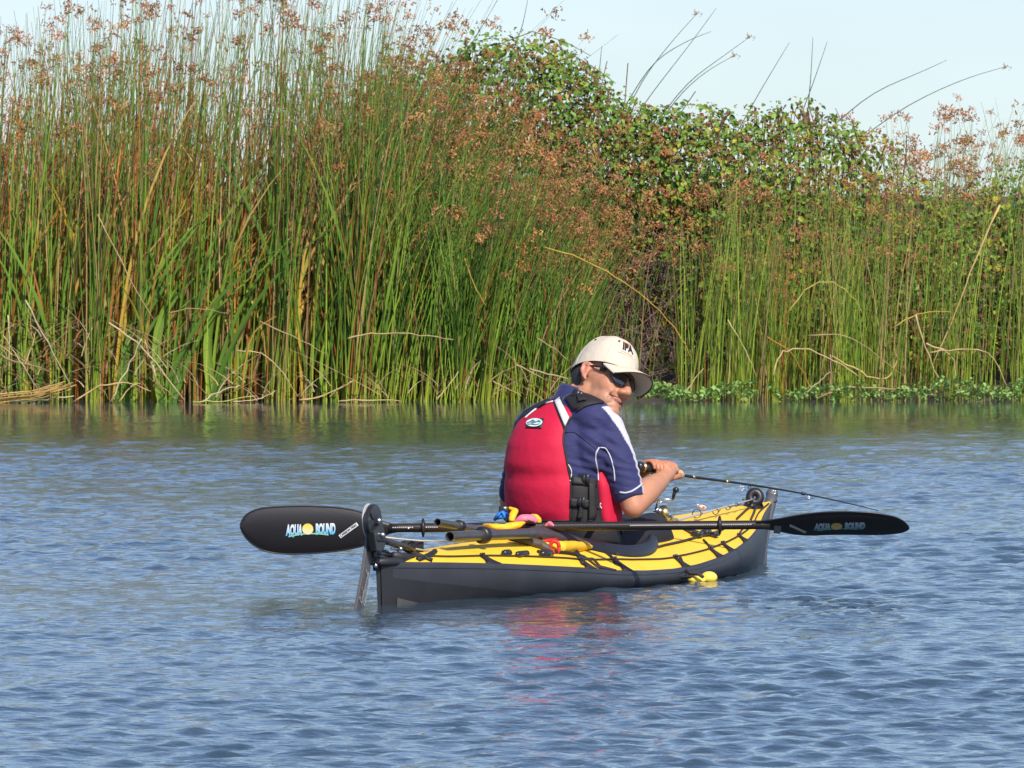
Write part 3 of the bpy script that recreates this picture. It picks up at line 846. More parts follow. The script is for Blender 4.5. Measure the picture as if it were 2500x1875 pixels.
def L3(px, py, d, rx, ry, rz): return (P(px, py, d), (rx, ry, rz))
bush('tall bramble bush with a leafy green crest against the sky',
     [L3(1240, 250, 69.6, .52, .6, .42), L3(1360, 300, 69.5, .42, .6, .45), L3(1060, 330, 69.8, .5, .6, .5), L3(1480, 420, 69.4, .45, .6, .45), L3(1220, 560, 69.6, .7, .6, .7),
      L3(1210, 130, 69.6, .22, .25, .14), L3(1330, 150, 69.6, .25, .3, .15), L3(1430, 230, 69.5, .2, .25, .17), L3(1440, 640, 69.6, .5, .5, .5), L3(960, 230, 69.9, .25, .3, .22), L3(1560, 340, 69.4, .27, .35, .24), L3(1500, 290, 69.5, .2, .3, .2)],
     15500, [.33, .26, .16, .07, .03, .05, .07, .03], 240, (bx(1380, 69), bx(1690, 69), .05, .95, 68.6, 380),
     crown=[s2([(1010, 200), (1080, 95), (1150, 68), (1220, 90), (1275, 120)]), s2([(1150, 150), (1240, 120), (1290, 150), (1330, 180)])])
bush('broad bramble thicket with yellow and red tinted leaves, in the right half',
     [L3(1640, 420, 69.3, .5, .6, .38), L3(1800, 440, 69.2, .5, .6, .42), L3(1960, 450, 69.2, .5, .6, .42), L3(1720, 640, 69.1, .6, .6, .55), L3(1950, 680, 69.0, .6, .6, .6), L3(1840, 305, 69.3, .26, .3, .14), L3(2030, 330, 69.4, .22, .3, .12), L3(1700, 300, 69.4, .2, .25, .14), L3(1640, 320, 69.4, .2, .3, .16), L3(1950, 270, 69.5, .14, .2, .10), L3(2120, 380, 69.3, .2, .3, .15),
      L3(1840, 820, 69.1, .7, .5, .45)],
     15500, [.24, .2, .15, .14, .08, .07, .08, .04], 200, (bx(1400, 69), bx(1760, 69), .05, .9, 68.55, 320))
bush('low tangled bramble at the far right edge behind thin bulrushes',
     [L3(2180, 600, 69.2, .5, .6, .48), L3(2400, 660, 69.1, .55, .6, .5), L3(2570, 570, 69.1, .5, .6, .5), L3(2300, 800, 69.0, .8, .5, .5), L3(2750, 620, 69.1, .7, .6, .6)],
     12500, [.22, .2, .15, .15, .1, .06, .08, .04], 200, (bx(2050, 69), bx(2500, 69), .05, .8, 68.5, 160))

# ------------------------------------------------------------------ marsh plants on the right waterline
PR = np.random.default_rng(8)
VV, FF, CC, o = [], [], [], 0
for q in range(430):
    px = PR.uniform(1560, 3000) if q > 40 else PR.uniform(1540, 1700)
    dens = .4 + .6 * abs(math.sin(px * .013))
    hgt = PR.uniform(.0, .10) * dens * (1.4 if px > 2250 else 1)
    c0 = np.array([bx(px), 66.7 + PR.uniform(-.06, .5), hgt + .01])
    ncl = PR.integers(5, 9); cc0 = np.array([.20, .38, .10]) * PR.uniform(.7, 1.3) + np.array([PR.uniform(0, .08), 0, 0])
    for w in range(ncl):
        a = PR.uniform(0, 6.28); el = PR.uniform(.1, 1.1)
        x = np.array([math.cos(a) * math.cos(el), math.sin(a) * math.cos(el), math.sin(el)]); z = np.array([-math.cos(a) * math.sin(el), -math.sin(a) * math.sin(el), math.cos(el)]); y = np.cross(z, x)
        s = PR.uniform(.02, .042)
        v = (np.stack([x, y, z], -1) * s @ LV.T).T + c0 + PR.normal(0, .012, 3)
        VV.append(v); FF.append(LF + o); CC.append(np.tile(cc0 * PR.uniform(.8, 1.2), (len(v), 1))); o += len(v)
tag(link('water_primrose', raw_mesh('water_primrose', np.vstack(VV), np.vstack(FF), [M_primrose], True, None, np.vstack(CC))),
    'mat of small round green leaves floating along the right waterline', 'marsh plants', kind='stuff')

# ------------------------------------------------------------------ kayak
KS, KB = np.array([(925 - 1250) * 33.75 / FPX, 33.75]), np.array([(1862 - 1250) * 37.48 / FPX, 37.48])
KL = np.linalg.norm(KB - KS); KA = (KB - KS) / KL; KR = np.array([KA[1], -KA[0]])      # forward, starboard
def beam(t): return .30 * np.maximum(1 - np.abs(2 * np.clip(t, 0, 1) - 1) ** 2.2, 0) + .005
def sheer(t): return np.interp(t, [0, .09, .16, .23, .3, .37, .44, .51, .58, .65, .72, .79, .86, .93, 1, 1.03], [.130, .117, .106, .091, .076, .058, .048, .045, .051, .065, .086, .113, .145, .178, .205, .215])
def ridge(t): return np.interp(t, [0, .13, .23, .3, .37, .5, .62, .74, .87, .975, 1.03], [.145, .157, .172, .178, .178, .172, .176, .19, .2, .208, .218])
def KW(t, s, z):
    xy = KS + KA * (KL * t) + KR * s
    return np.array([xy[0], xy[1], z])
def overhang(t, z):                                  # raked ends
    k = np.clip((t - .9) / .1, 0, 1) ** 2
    k2 = np.clip((.06 - t) / .06, 0, 1)
    return k * .022 * (z / .2) - k2 * .004 * (z / .14)
def deck_pt(t, v):                                   # v: -1 port edge .. 1 starboard edge
    s = beam(t) * v; z = sheer(t) + (ridge(t) - sheer(t)) * (1 - abs(v) ** 1.7)
    return KW(t + overhang(t, z), s, z)
def hull_pt(t, w, side=1):                           # w: 0 gunwale .. 1 keel
    b, zs = beam(t), sheer(t)
    ang = w * math.pi / 2
    bulge = 1 + .05 * math.sin(min(w, .5) * 2 * math.pi)
    if w < .55:
        s = b * bulge; z = zs + (-.035 - zs) * (w / .55)
        s *= 1 - .26 * (w / .55) ** 2
    else:
        q = (w - .55) / .45
        s = b * .75 * (1 - q) ** .7; z = -.035 - .09 * q
    return KW(t + overhang(t, z), s * side, z)
kayak = thing('kayak', 'yellow decked folding kayak with a dark grey hull carrying one paddler', 'kayak', tuple(KW(.5, 0, 0)))
ts = np.linspace(0, 1, 90)
ws = np.linspace(0, 1, 15)
mb = MB()
G = np.array([[hull_pt(t, w, 1) for w in ws] + [hull_pt(t, w, -1) for w in ws[::-1][1:]] for t in ts])
mb.grid(G)
mb.add(G[0], [list(range(len(G[0])))]); mb.add(G[-1], [list(range(len(G[-1])))[::-1]])
hull = mb.build('hull', M_hull, kayak)
# coaming ellipse
CT, CLN, CWD = .475, .52, .225                        # centre t, half length (m), half width
def in_cockpit(t, v, k=1.0): return ((t - CT) * KL / (CLN * k)) ** 2 + (beam(t) * v / (CWD * k)) ** 2 < 1
td = np.linspace(.012, 1.0, 170); vd = np.linspace(-1, 1, 61)
mb = MB(); V = np.array([[deck_pt(t, v) for v in vd] for t in td]); F = []
nb = len(vd)
for i in range(len(td) - 1):
    for j in range(nb - 1):
        if in_cockpit((td[i] + td[i + 1]) / 2, (vd[j] + vd[j + 1]) / 2, .97): continue
        F.append([i * nb + j, i * nb + j + 1, (i + 1) * nb + j + 1, (i + 1) * nb + j])
mb.add(V.reshape(-1, 3), F)
deck = mb.build('deck', M_deck, kayak)
def cock(a, k, dz):
    t = CT + CLN * k * math.cos(a) / KL; v = min(1, CWD * k * math.sin(a) / beam(t)) if math.sin(a) >= 0 else max(-1, CWD * k * math.sin(a) / beam(t))
    p = deck_pt(t, v); p[2] += dz; return p
A = np.linspace(0, 2 * math.pi, 73)[:-1]
mb = MB()
prof = [(1.03, -.012), (1.05, .004), (1.03, .02), (.98, .03), (.93, .024), (.915, .008), (.93, -.03)]
mb.grid(np.array([[cock(a, k, dz) for a in A] for k, dz in prof]), closed=True)
mb.build('coaming', M_rubber, kayak)
mb = MB()
mb.grid(np.array([[cock(a, k, dz) for a in A] for k, dz in ((.93, -.01), (.9, -.09), (.6, -.15), (.02, -.16))]), closed=True)
mb.build('cockpit_liner', M_rubber, kayak)
# black gunwale edging + webbing tabs that reach up to the deck line
def edge_strip(side):
    mb = MB()
    G, N = [], []
    for t in np.linspace(.015, .995, 90):
        row = [hull_pt(t, .05, side), hull_pt(t, .0, side), deck_pt(t, side * .995), deck_pt(t, side * .985)]
        row = [np.asarray(r) for r in row]
        row[0] = row[0] + np.append(KR * side * .002, 0); row[1] = row[1] + np.append(KR * side * .003, .002)
        row[2][2] += .004; row[3][2] += .003
        G.append(row)
    mb.grid(np.array(G)); return mb.build('edge_binding', M_hull, kayak)
edge_strip(1); edge_strip(-1)
def deck_find(px, py, cache={}):
    if not cache:
        T, Vv = np.meshgrid(np.linspace(0.01, 1, 500), np.linspace(-.2, 1, 121), indexing='ij')
        pts = np.array([deck_pt(t, v) for t, v in zip(T.ravel(), Vv.ravel())])
        cache['tv'] = np.stack([T.ravel(), Vv.ravel()], -1)
        cache['px'] = np.stack([1250 + FPX * pts[:, 0] / pts[:, 1], YH + FPX * (CAMH - pts[:, 2]) / pts[:, 1]], -1)
    i = np.argmin(((cache['px'] - np.array([px, py])) ** 2).sum(1) )
    return cache['tv'][i]
line_px = [(1005, 1361), (1095, 1362), (1190, 1360), (1260, 1361), (1350, 1364), (1415, 1368), (1505, 1368), (1640, 1364), (1659, 1359), (1757, 1333), (1803, 1312), (1838, 1284), (1852, 1256)]
line_tv = [deck_find(*p) for p in line_px]
LT = np.array([q[0] for q in line_tv]); LVv = np.array([q[1] for q in line_tv])
o_ = np.argsort(LT); LT, LVv = LT[o_], LVv[o_]
def line_v(t): return float(np.interp(t, LT, LVv))
for side in (1, -1):
    mb = MB(); pts = []
    for t in np.linspace(.03, .985, 70):
        p = deck_pt(t, side * line_v(t)); p[2] += .005; pts.append(p)
    mb.tube(pts, .0028, 6); mb.build('deck_line', M_rope, kayak)
def webtab(t0, side, w=.016, top=None):
    vt = line_v(t0) if top is None else top
    G, N = [], []
    for q in np.linspace(0, 1, 8):
        v = 1.0 + (vt - 1.0) * q
        hw = w * (1 + 1.6 * (1 - q) ** 3)
        row = []
        for k in (-1, 0, 1):
            p = deck_pt(t0 + k * hw / 2 / KL * 2.2 + .006 * q, side * min(v, 1)); p[2] += .003; row.append(p)
        G.append(row); N.append([np.array([0, 0, 1.])] * 3)
    mb = MB(); mb.slab(np.array(G), np.array(N), .003)
    mb.build('webbing_tab', M_black, kayak)
    mb = MB(); p = deck_pt(t0 + .006, side * vt); p[2] += .009
    mb.tube([p - np.append(KA * .016, 0), p + np.append(KA * .016, 0)], .0045, 6); mb.build('line_keeper', M_plastic, kayak)
tabs = [deck_find(x, y)[0] for x, y in ((1195, 1372), (1425, 1378), (1510, 1380), (1655, 1372), (1742, 1350), (1772, 1338), (1812, 1318))]
for t in tabs:
    webtab(t, 1); webtab(t, -1)
# bungees and straps that cross the deck (starboard px points)
def deck_rope(name, pxs, r=.0035, m=None, lift=.005, n=24):
    tv = [deck_find(*p) for p in pxs]
    tv = np.array(tv); tt = np.linspace(0, 1, len(tv)); q = np.linspace(0, 1, n)
    pts = []
    for a in q:
        p = deck_pt(np.interp(a, tt, tv[:, 0]), np.interp(a, tt, tv[:, 1])); p[2] += lift; pts.append(p)
    mb = MB(); mb.tube(pts, r, 6); return mb.build(name, m or M_rope, kayak)
z2 = lambda l: zz(1140, 1180, .2712, l)
z3 = lambda l: zz(1640, 1080, .2712, l)
deck_rope('bungee', z2([(1340, 650), (1500, 635), (1800, 565), (2050, 500)]), .0042)
deck_rope('bungee', z2([(2130, 520), (2250, 660)]), .0038)
deck_rope('bungee', z3([(0, 925), (120, 895), (230, 865), (310, 850)]), .0045)
deck_rope('bungee', z3([(100, 790), (210, 850), (310, 850), (430, 805), (470, 790)]), .004)
deck_rope('bungee', z3([(150, 795), (300, 840), (400, 870)]), .004)
deck_rope('deck_cord', z3([(585, 700), (640, 650), (700, 600)]), .004)
deck_rope('deck_cord', z3([(715, 705), (740, 650), (768, 595)]), .0045)
deck_rope('deck_cord', z3([(600, 850), (640, 790), (680, 760)]), .0035)
deck_rope('deck_cord', z2([(1030, 690), (1130, 690), (1200, 760), (1340, 795)]), .004)
deck_rope('deck_cord', z2([(960, 640), (1050, 670), (1180, 770), (1320, 800)]), .0035)
deck_rope('deck_cord', z2([(1060, 720), (1090, 760), (1160, 790)]), .003)
for x, y, w in ((230, 855, .03), (310, 845, .026), (390, 860, .02)):
    t, v = deck_find(1640 + x * .2712, 1080 + y * .2712); p = deck_pt(t, v); p[2] += .012
    mb = MB(); mb.box(p, (w, .045, .016), np.array([np.append(KR, 0), np.append(KA, 0), [0, 0, 1]]).T); mb.build('buckle', M_plastic, kayak)
for x, y, l, r in ((355, 650, .03, .011), (500, 655, .055, .010), (720, 655, .05, .013)):
    t, v = deck_find(1140 + x * .2712, 1180 + y * .2712); p = deck_pt(t, v); p[2] += .008
    mb = MB(); a = np.append(KA, 0); mb.tube([p - a * l, p - a * l * .8, p + a * l * .8, p + a * l], [r * .5, r, r, r * .5], 8); mb.build('cord_lock', M_plastic, kayak)
# aft deck straps (crossing webbing on the stern)
deck_rope('deck_strap', [(1062, 1350), (1040, 1362), (1020, 1370)], .009, M_black, .004, 8)
deck_rope('deck_strap', [(1000, 1352), (1030, 1362), (1055, 1372)], .008, M_black, .005, 8)
deck_rope('deck_strap', z2([(640, 590 + 40), (900, 640), (1000, 660), (1040, 740)]), .006, M_black, .006, 12)
# stern hull patches
def hull_patch(tw, m, name, off=.003, n=10):
    """quad patch: tw = four corners (t, w)"""
    a, b, c, d = [np.array(q, float) for q in tw]
    G = []
    for i in np.linspace(0, 1, n):
        row = []
        for j in np.linspace(0, 1, n):
            q = (a * (1 - j) + b * j) * (1 - i) + (d * (1 - j) + c * j) * i
            p = hull_pt(q[0], q[1], 1); row.append(p + np.append(KR * off, 0))
        G.append(row)
    mb = MB(); mb.grid(np.array(G)); mb.build(name, m, kayak)
hull_patch([(.012, .15), (.25, .40), (.25, .60), (.012, .60)], M_hull_dark, 'keel_patch', .002)
hull_patch([(.02, .36), (.075, .48), (.075, .49), (.02, .49)], M_hull_grey, 'keel_patch', .0045, 6)
hull_patch([(.25, .40), (.62, .46), (.62, .60), (.25, .60)], M_hull_dark, 'keel_patch', .002)
hull_patch([(.62, .46), (.97, .49), (.97, .60), (.62, .60)], M_hull_dark, 'keel_patch', .002)
hull_patch([(.0, .0), (.014, .02), (.014, .60), (.0, .60)], M_hull_dark, 'stern_strip', .006, 6)
# stem post at the bow with its rounded cap, bow loop handle
mb = MB()
cur = [KW(1.0, 0, -.06), KW(1.003, 0, .05), KW(1.012, 0, .14), KW(1.022, 0, .2), KW(1.026, 0, .226)]
mb.tube(cur, [.010, .012, .015, .019, .0195], 12)
mb.ell(KW(1.027, 0, .236), (.021, .021, .020))
mb.build('bow_post', mat('bow_post_rubber', (.085, .085, .10), rough=.55, var=.15, vscale=14), kayak)
mb = MB(); c = KW(1.024, 0, .212); e = np.append(KR, 0)
mb.tube([c + .0205 * (math.cos(a) * e + math.sin(a) * np.append(KA, 0)) + np.array([0, 0, .004 * math.sin(a)]) for a in np.linspace(0, 6.28, 17)], .003, 5)
mb.build('cap_cord', M_rope, kayak)
# bow grab loop: thick flat black loop standing on the foredeck tip (photo 1830..1863, 1195..1240)
mb = MB(); bc = P(1843, 1214, 37.25)
mb.tube([bc + np.array([.017 * math.cos(a) * 1.0, .004 * math.sin(a), .018 * math.sin(a)]) for a in np.linspace(-2.2, 4.1, 22)], .0145, 10)
mb.tube([P(1829, 1222, 37.25), P(1827, 1232, 37.25), P(1832, 1242, 37.27)], [.012, .017, .014], 8)
mb.tube([P(1853, 1224, 37.26), P(1858, 1232, 37.3), P(1861, 1246, 37.35)], [.006, .007, .009], 8)
mb.tube([P(1832, 1236, 37.2), P(1846, 1236, 37.25), P(1860, 1244, 37.33)], [.012, .010, .008], 8)
mb.build('bow_handle', M_rubber, kayak)

# ---- rudder assembly at the stern (parts of the kayak)
E1, E3 = np.append(KA, 0), np.array([0, 0, 1.0]); E2 = np.append(KR, 0)
M_blade = mat('rudder_blade', (.085, .078, .08), rough=.4, var=.12, vscale=20)
def RP(px, py, off=0.0, d=33.55):                    # on the rudder plane (through the stern, along the keel): px fixes distance along keel
    # solve x along keel so that it projects at px
    lo = None
    x = 0.0
    for _ in range(8):
        q = np.append(KS, 0) + E1 * x + E2 * off
        cur = 1250 + FPX * q[0] / q[1]
        x += (px - cur) / (FPX * KA[0] / q[1])
    q = np.append(KS, 0) + E1 * x + E2 * off
    q[2] = CAMH - (py - YH) * q[1] / FPX
    return q
def plate(name, poly, th, m, off=0.0, bevel=True):
    """flat plate in the rudder plane from photo outline points"""
    pts = [RP(x, y, off) for x, y in poly]
    c = np.mean(pts, 0); n = len(pts)
    V = []
    for sgn, k in ((-1, .96), (-1, 1.0), (1, 1.0), (1, .96)):
        dd = th / 2 * (1 if k < 1 else .7)
        V += [c + (p - c) * k + E2 * sgn * dd for p in pts]
    F = [[r * n + i, r * n + (i + 1) % n, (r + 1) * n + (i + 1) % n, (r + 1) * n + i] for r in range(3) for i in range(n)]
    F += [list(range(n))[::-1], [3 * n + i for i in range(n)]]
    mb = MB(); mb.add(V, F); return mb.build(name, m, kayak, auto=35)
plate('rudder_blade', [(896, 1302), (908, 1300), (912, 1332), (900, 1397), (885, 1494), (874, 1512), (864, 1498), (883, 1397)], .008, M_blade)
dc = (911, 1272); M_rimwhite = mat('pale_alloy_rim', (.62, .60, .58), rough=.35, metal=.3)
plate('rudder_disc', [(dc[0] + 17 * math.cos(a), dc[1] + 42 * math.sin(a)) for a in np.linspace(0, 2 * math.pi, 29)[:-1]], .014, M_plastic, .022)
plate('rudder_disc', [(dc[0] - 11 + 15 * math.cos(a), dc[1] + 43 * math.sin(a)) for a in np.linspace(0, 2 * math.pi, 29)[:-1]], .006, M_rimwhite, .0)
plate('rudder_hub', [(dc[0] + 4 + 9 * math.cos(a), dc[1] - 20 + 17 * math.sin(a)) for a in np.linspace(0, 2 * math.pi, 17)[:-1]], .004, M_hull, .031)
plate('rudder_cheek', [(905, 1300), (925, 1268), (932, 1300), (936, 1316), (930, 1345), (912, 1345)], .02, M_plastic, .03)
for x, y in ((925, 1271), (934, 1306)):
    mb = MB(); mb.ell(RP(x, y, .045), (.008, .006, .008)); mb.build('bolt', M_metal, kayak)
mb = MB(); mb.tube([RP(914, 1316, .03), RP(945, 1322, .03), RP(990, 1335, .025), RP(1010, 1342, .02)], [.014, .011, .009, .008], 8); mb.build('rudder_arm', M_plastic, kayak)
mb = MB()
for k, y in enumerate((1350, 1358, 1366, 1373)):
    mb.tube([RP(906, y, .0), RP(925, y + 1, .012), RP(958, y + 8, .012)], [.009, .008, .006], 8)
mb.tube([RP(916, 1337, .01), RP(914, 1350, .01), RP(917, 1392, .01)], .008, 8)
mb.tube([RP(930, 1350, .01), RP(940, 1346, .01), RP(950, 1352, .01)], .006, 6)
mb.build('rudder_bracket', M_plastic, kayak)
for x, y, o_f, r_ in ((914, 1337, .015, (.009, .009, .010)), (917, 1381, .012, (.006, .006, .009)), (978, 1340, .03, (.007, .007, .007))):
    mb = MB(); mb.ell(RP(x, y, o_f), r_); mb.build('bolt', M_metal, kayak)
mb = MB(); mb.tube([RP(917, 1336, .016), RP(922, 1327, .016)], .006, 6); mb.build('pin', M_metal, kayak)
mb = MB(); mb.tube([RP(956, 1338, .02), RP(968, 1340, .02), RP(974, 1346, .02), RP(973, 1354, .02)], .005, 6); mb.build('rudder_clip', M_metal, kayak)
for pts in ([(934, 1311), (975, 1316), (1022, 1320), (1090, 1322)], [(960, 1326), (1000, 1337), (1055, 1347)]):
    mb = MB(); mb.tube([RP(x, y, .02) for x, y in pts], .0028, 5); mb.build('rudder_cable', M_cord_white, kayak)
plate('rudder_rest', [(990, 1321), (996, 1320), (1007, 1332), (1017, 1321), (1024, 1321), (1024, 1352), (1005, 1350), (988, 1342)], .03, M_black, .0)
mb = MB(); mb.tube([RP(960, 1356, .02), RP(985, 1362, .03), RP(1004, 1362, .03)], [.012, .016, .012], 8); mb.tube([RP(925, 1372, .015), RP(960, 1372, .025), RP(1000, 1372, .03)], [.010, .014, .016], 8); mb.build('stern_cover', M_hull_dark, kayak)

# ------------------------------------------------------------------ writing
def text_mesh(s, size, shear=0.0, bold=0.0, extr=0.0, space=1.0):
    cu = bpy.data.curves.new('t', 'FONT'); cu.body = s; cu.size = size; cu.shear = shear; cu.offset = bold; cu.space_character = space
    cu.align_x = 'CENTER'; cu.align_y = 'CENTER'; cu.resolution_u = 3; cu.fill_mode = 'FRONT'
    ob = bpy.data.objects.new('t', cu); COL.objects.link(ob)
    bpy.context.view_layer.update()
    me = bpy.data.meshes.new_from_object(ob.evaluated_get(bpy.context.evaluated_depsgraph_get()))
    V = np.array([v.co[:] for v in me.vertices]); F = [list(p.vertices) for p in me.polygons]
    bpy.data.objects.remove(ob); bpy.data.curves.remove(cu); bpy.data.meshes.remove(me)
    return V, F
def put_text(name, s, size, to_world, m, parent, width=None, shear=0, bold=0, grad=None, smoothw=1.0):
    V, F = text_mesh(s, size, shear, bold)
    if width:
        w = V[:, 0].max() - V[:, 0].min(); V[:, 0] *= width / w
    mb = MB(); Wd = np.array([to_world(v[0], v[1]) for v in V]); mb.add(Wd, F)
    if grad is not None:
        y0, y1 = V[:, 1].min(), V[:, 1].max(); q = ((V[:, 1] - y0) / (y1 - y0))[:, None]
        mb.c[-1] = np.array(grad[0]) * (1 - q) + np.array(grad[1]) * q
    return mb.build(name, m, parent, smooth=False, usecol=grad is not None)
# script name down the rudder blade
bl_a, bl_b = RP(903, 1395, .0075), RP(881, 1486, .0075)
ud = nrm(bl_b - bl_a); vd_ = nrm(np.cross(E2, ud))
ce = (bl_a + bl_b) / 2
put_text('lettering', 'Feathercraft', .05, lambda x, y: ce - ud * x * 1.0 + vd_ * y * -1.6, M_grey_print, kayak, width=.115, shear=.3)

# ------------------------------------------------------------------ paddle
PD = 35.0
paddle = thing('paddle', 'black double bladed paddle lying across the kayak behind the paddler', 'paddle', tuple(P(1400, 1284, PD)))
def smooth_outline(top, bot, n=26):
    """two point lists (x asc) -> x samples, top y, bottom y"""
    x0, x1 = max(top[0][0], bot[0][0]), min(top[-1][0], bot[-1][0])
    a = (1 - np.cos(np.linspace(0, math.pi, n))) / 2
    xs = x0 + (x1 - x0) * a
    return xs, np.interp(xs, [p[0] for p in top], [p[1] for p in top]), np.interp(xs, [p[0] for p in bot], [p[1] for p in bot])
def blade(top, bot, tilt, axis_y, name, label):
    xs, yt, yb = smooth_outline(top, bot, 40)
    for _ in range(2):
        yt[1:-1] = (yt[:-2] + 2 * yt[1:-1] + yt[2:]) / 4; yb[1:-1] = (yb[:-2] + 2 * yb[1:-1] + yb[2:]) / 4
    ct, stl = math.cos(tilt), math.sin(tilt)
    def surf(px, py, off=0.0):
        """photo-plane point on the blade face -> world; face tilted about the shaft axis and gently cupped"""
        x = (px - 1250) * PD / FPX; v = (axis_y - py) * PD / FPX / ct      # true distance across the blade
        z0 = CAMH - (axis_y - YH) * PD / FPX
        cup = 2.2 * v * v
        return np.array([x, PD + v * stl - cup * ct * 0 + cup * ct - off * ct, z0 + v * ct - cup * stl * 0 + off * stl])
    th = .004
    rows = np.linspace(0, 1, 11)
    Gf = np.array([[surf(x, a + (b - a) * q, th * (1 - abs(2 * q - 1) ** 4) ) for q in rows] for x, a, b in zip(xs, yt, yb)])
    Gb = np.array([[surf(x, a + (b - a) * q, -th * (1 - abs(2 * q - 1) ** 4)) for q in rows] for x, a, b in zip(xs, yt, yb)])
    mb = MB(); mb.grid(Gf); mb.grid(Gb[:, ::-1])
    mb.tube([surf(x, a, 0) for x, a in zip(xs, yt)], .0028, 5); mb.tube([surf(x, a, 0) for x, a in zip(xs, yb)], .0028, 5)
    o = mb.build(name, M_carbon, paddle); o['label'] = label
    return o, surf
z1 = lambda l: zz(560, 1180, .2712, l)
tl = [(587, 1283)] + z1([(130, 300), (200, 250), (300, 222), (500, 208), (700, 205), (950, 215), (1100, 235), (1230, 270), (1370, 340), (1450, 365), (1500, 370)])
bl = [(587, 1284)] + z1([(120, 450), (180, 530), (280, 600), (380, 630), (500, 640), (750, 635), (1000, 610), (1200, 570), (1400, 470), (1450, 445), (1500, 438)])
blL, surfL = blade(tl, bl, math.radians(-8), 1289, 'blade', 'upright blade with a bright logo facing the camera')
tr = z3([(760, 712), (800, 710), (950, 690), (1150, 650), (1350, 625), (1600, 618), (1850, 635), (2000, 665), (2090, 710)]) + [(2219, 1288)]
br = z3([(760, 772), (800, 772), (900, 785), (1000, 805), (1100, 830), (1250, 840), (1450, 830), (1650, 830), (1850, 835), (2040, 820), (2110, 800)]) + [(2219, 1290)]
blR, surfR = blade(tr, br, math.radians(-52), 1281, 'blade', 'feathered blade turned edge down, face in shade')
mb = MB(); a, b = P(950, 1289, PD + .004), P(1880, 1281, PD + .004)
N = 40; mb.tube([a + (b - a) * q for q in np.linspace(0, 1, N)], .0145, 14)
mb.build('shaft', M_shaft, paddle)
mb = MB()                                            # light weave specks seen as a dashed line along the shaft
for x0, x1 in ((960, 1010), (1036, 1070), (1540, 1750), (1765, 1835)):
    for x in np.arange(x0, x1, 5.2):
        q = (x - 950) / 930.; p = a + (b - a) * q
        s = np.array([.0018, 0, .0009]); w = np.array([-.0004, 0, .0014])
        c = p + np.array([0, -.0146, .002])
        mb.add([c - s - w, c + s - w, c + s + w, c - s + w], [[0, 1, 2, 3]])
w_ = mb.build('weave_fleck', M_cord_white, paddle, False); w_['kind'] = 'stuff'
for x in (1033, 1757):
    q = (x - 950) / 930.; p = a + (b - a) * q; u = nrm(b - a)
    mb = MB(); mb.tube([p - u * .006, p - u * .003, p + u * .003, p + u * .006], [.017, .030, .030, .017], 18); mb.build('drip_ring', M_rubber, paddle)
mb = MB(); mb.ell(P(997, 1290, PD - .011), (.004, .003, .004)); mb.build('ferrule_button', M_metal, paddle)
# prints on the blades
def logo(surf, cx, cy, wpx, hpx, slope, k=1.0, dim=1.0):
    mpp = PD / FPX
    def tw(ox, oy):
        return lambda x, y: surf(cx + (ox + x / mpp), cy - (oy + y / mpp) - slope * (ox + x / mpp), .0058)
    g = ((.02 * dim, .42 * dim, .72 * dim), (.8 * dim, .84 * dim, .9 * dim))
    put_text('lettering', 'AQUA', hpx * mpp * 1.35, tw(-wpx * .315, 0), M_print, paddle, width=wpx * .34 * mpp, shear=.12, bold=.0026, grad=g)
    put_text('lettering', 'BOUND', hpx * mpp * 1.35, tw(wpx * .335, 1), M_print, paddle, width=wpx * .41 * mpp, shear=.05, bold=.0026, grad=g)
    mb = MB(); R_ = wpx * .115; n = 24
    pts = [surf(cx - wpx * .03 + R_ * math.cos(q), cy - hpx * .12 - R_ * k * math.sin(q) - 0, .0064) for q in np.linspace(0, 6.2832, n + 1)[:-1]]
    mb.add(pts, [list(range(n))])
    ys = np.sin(np.linspace(0, 6.2832, n + 1)[:-1])[:, None] * .5 + .5
    mb.c[-1] = (np.array([.75, .72, .5]) * (1 - ys) + np.array([.85, .6, .02]) * ys) * dim
    mb.build('sun_emblem', M_sunprint, paddle, False, usecol=True)
    mb = MB()
    sw = [(-.43, -.62), (-.2, -.42), (0, -.36), (.2, -.40), (.40, -.52)]
    mb.grid(np.array([[surf(cx + wpx * x, cy - hpx * (y + e) - slope * wpx * x, .0060) for e in (0, .13)] for x, y in sw])); mb.c[-1][:] = np.array((.30, .55, .36)) * dim
    mb.build('swoosh', M_print, paddle, False, usecol=True)
logo(surfL, 755, 1294, 118, 26, .02, 1.0)
logo(surfR, 2046, 1283, 122, 15, .015, .62, .55)
def sticker(surf, cx, cy, L_, W_, ang, txt, name, m=None, tdim=None):
    c, s = math.cos(ang), math.sin(ang)
    f = lambda x, y, off: surf(cx + x * c - y * s, cy - (x * s + y * c), off)
    mb = MB(); mb.grid(np.array([[f(x, y, .0058) for y in (-W_ / 2, W_ / 2)] for x in np.linspace(-L_ / 2, L_ / 2, 5)])); mb.build(name, m or M_white, paddle, False)
    if txt:
        mpp = PD / FPX
        put_text('lettering', txt, W_ * mpp * .95, lambda x, y: f(x / mpp, y / mpp, .0066), M_inkdark, paddle, width=L_ * .9 * mpp, bold=.0002)
sticker(surfL, 851, 1294, 54, 9, math.radians(36), 'CARBON FIBRE', 'sticker')
sticker(surfR, 1948, 1288, 44, 6, math.radians(-25), None, 'sticker', M_grey_print)
sticker(surfR, 1898, 1290, 17, 20, math.radians(-6), None, 'sticker', mat('dim_sticker', (.16, .16, .15), rough=.5))

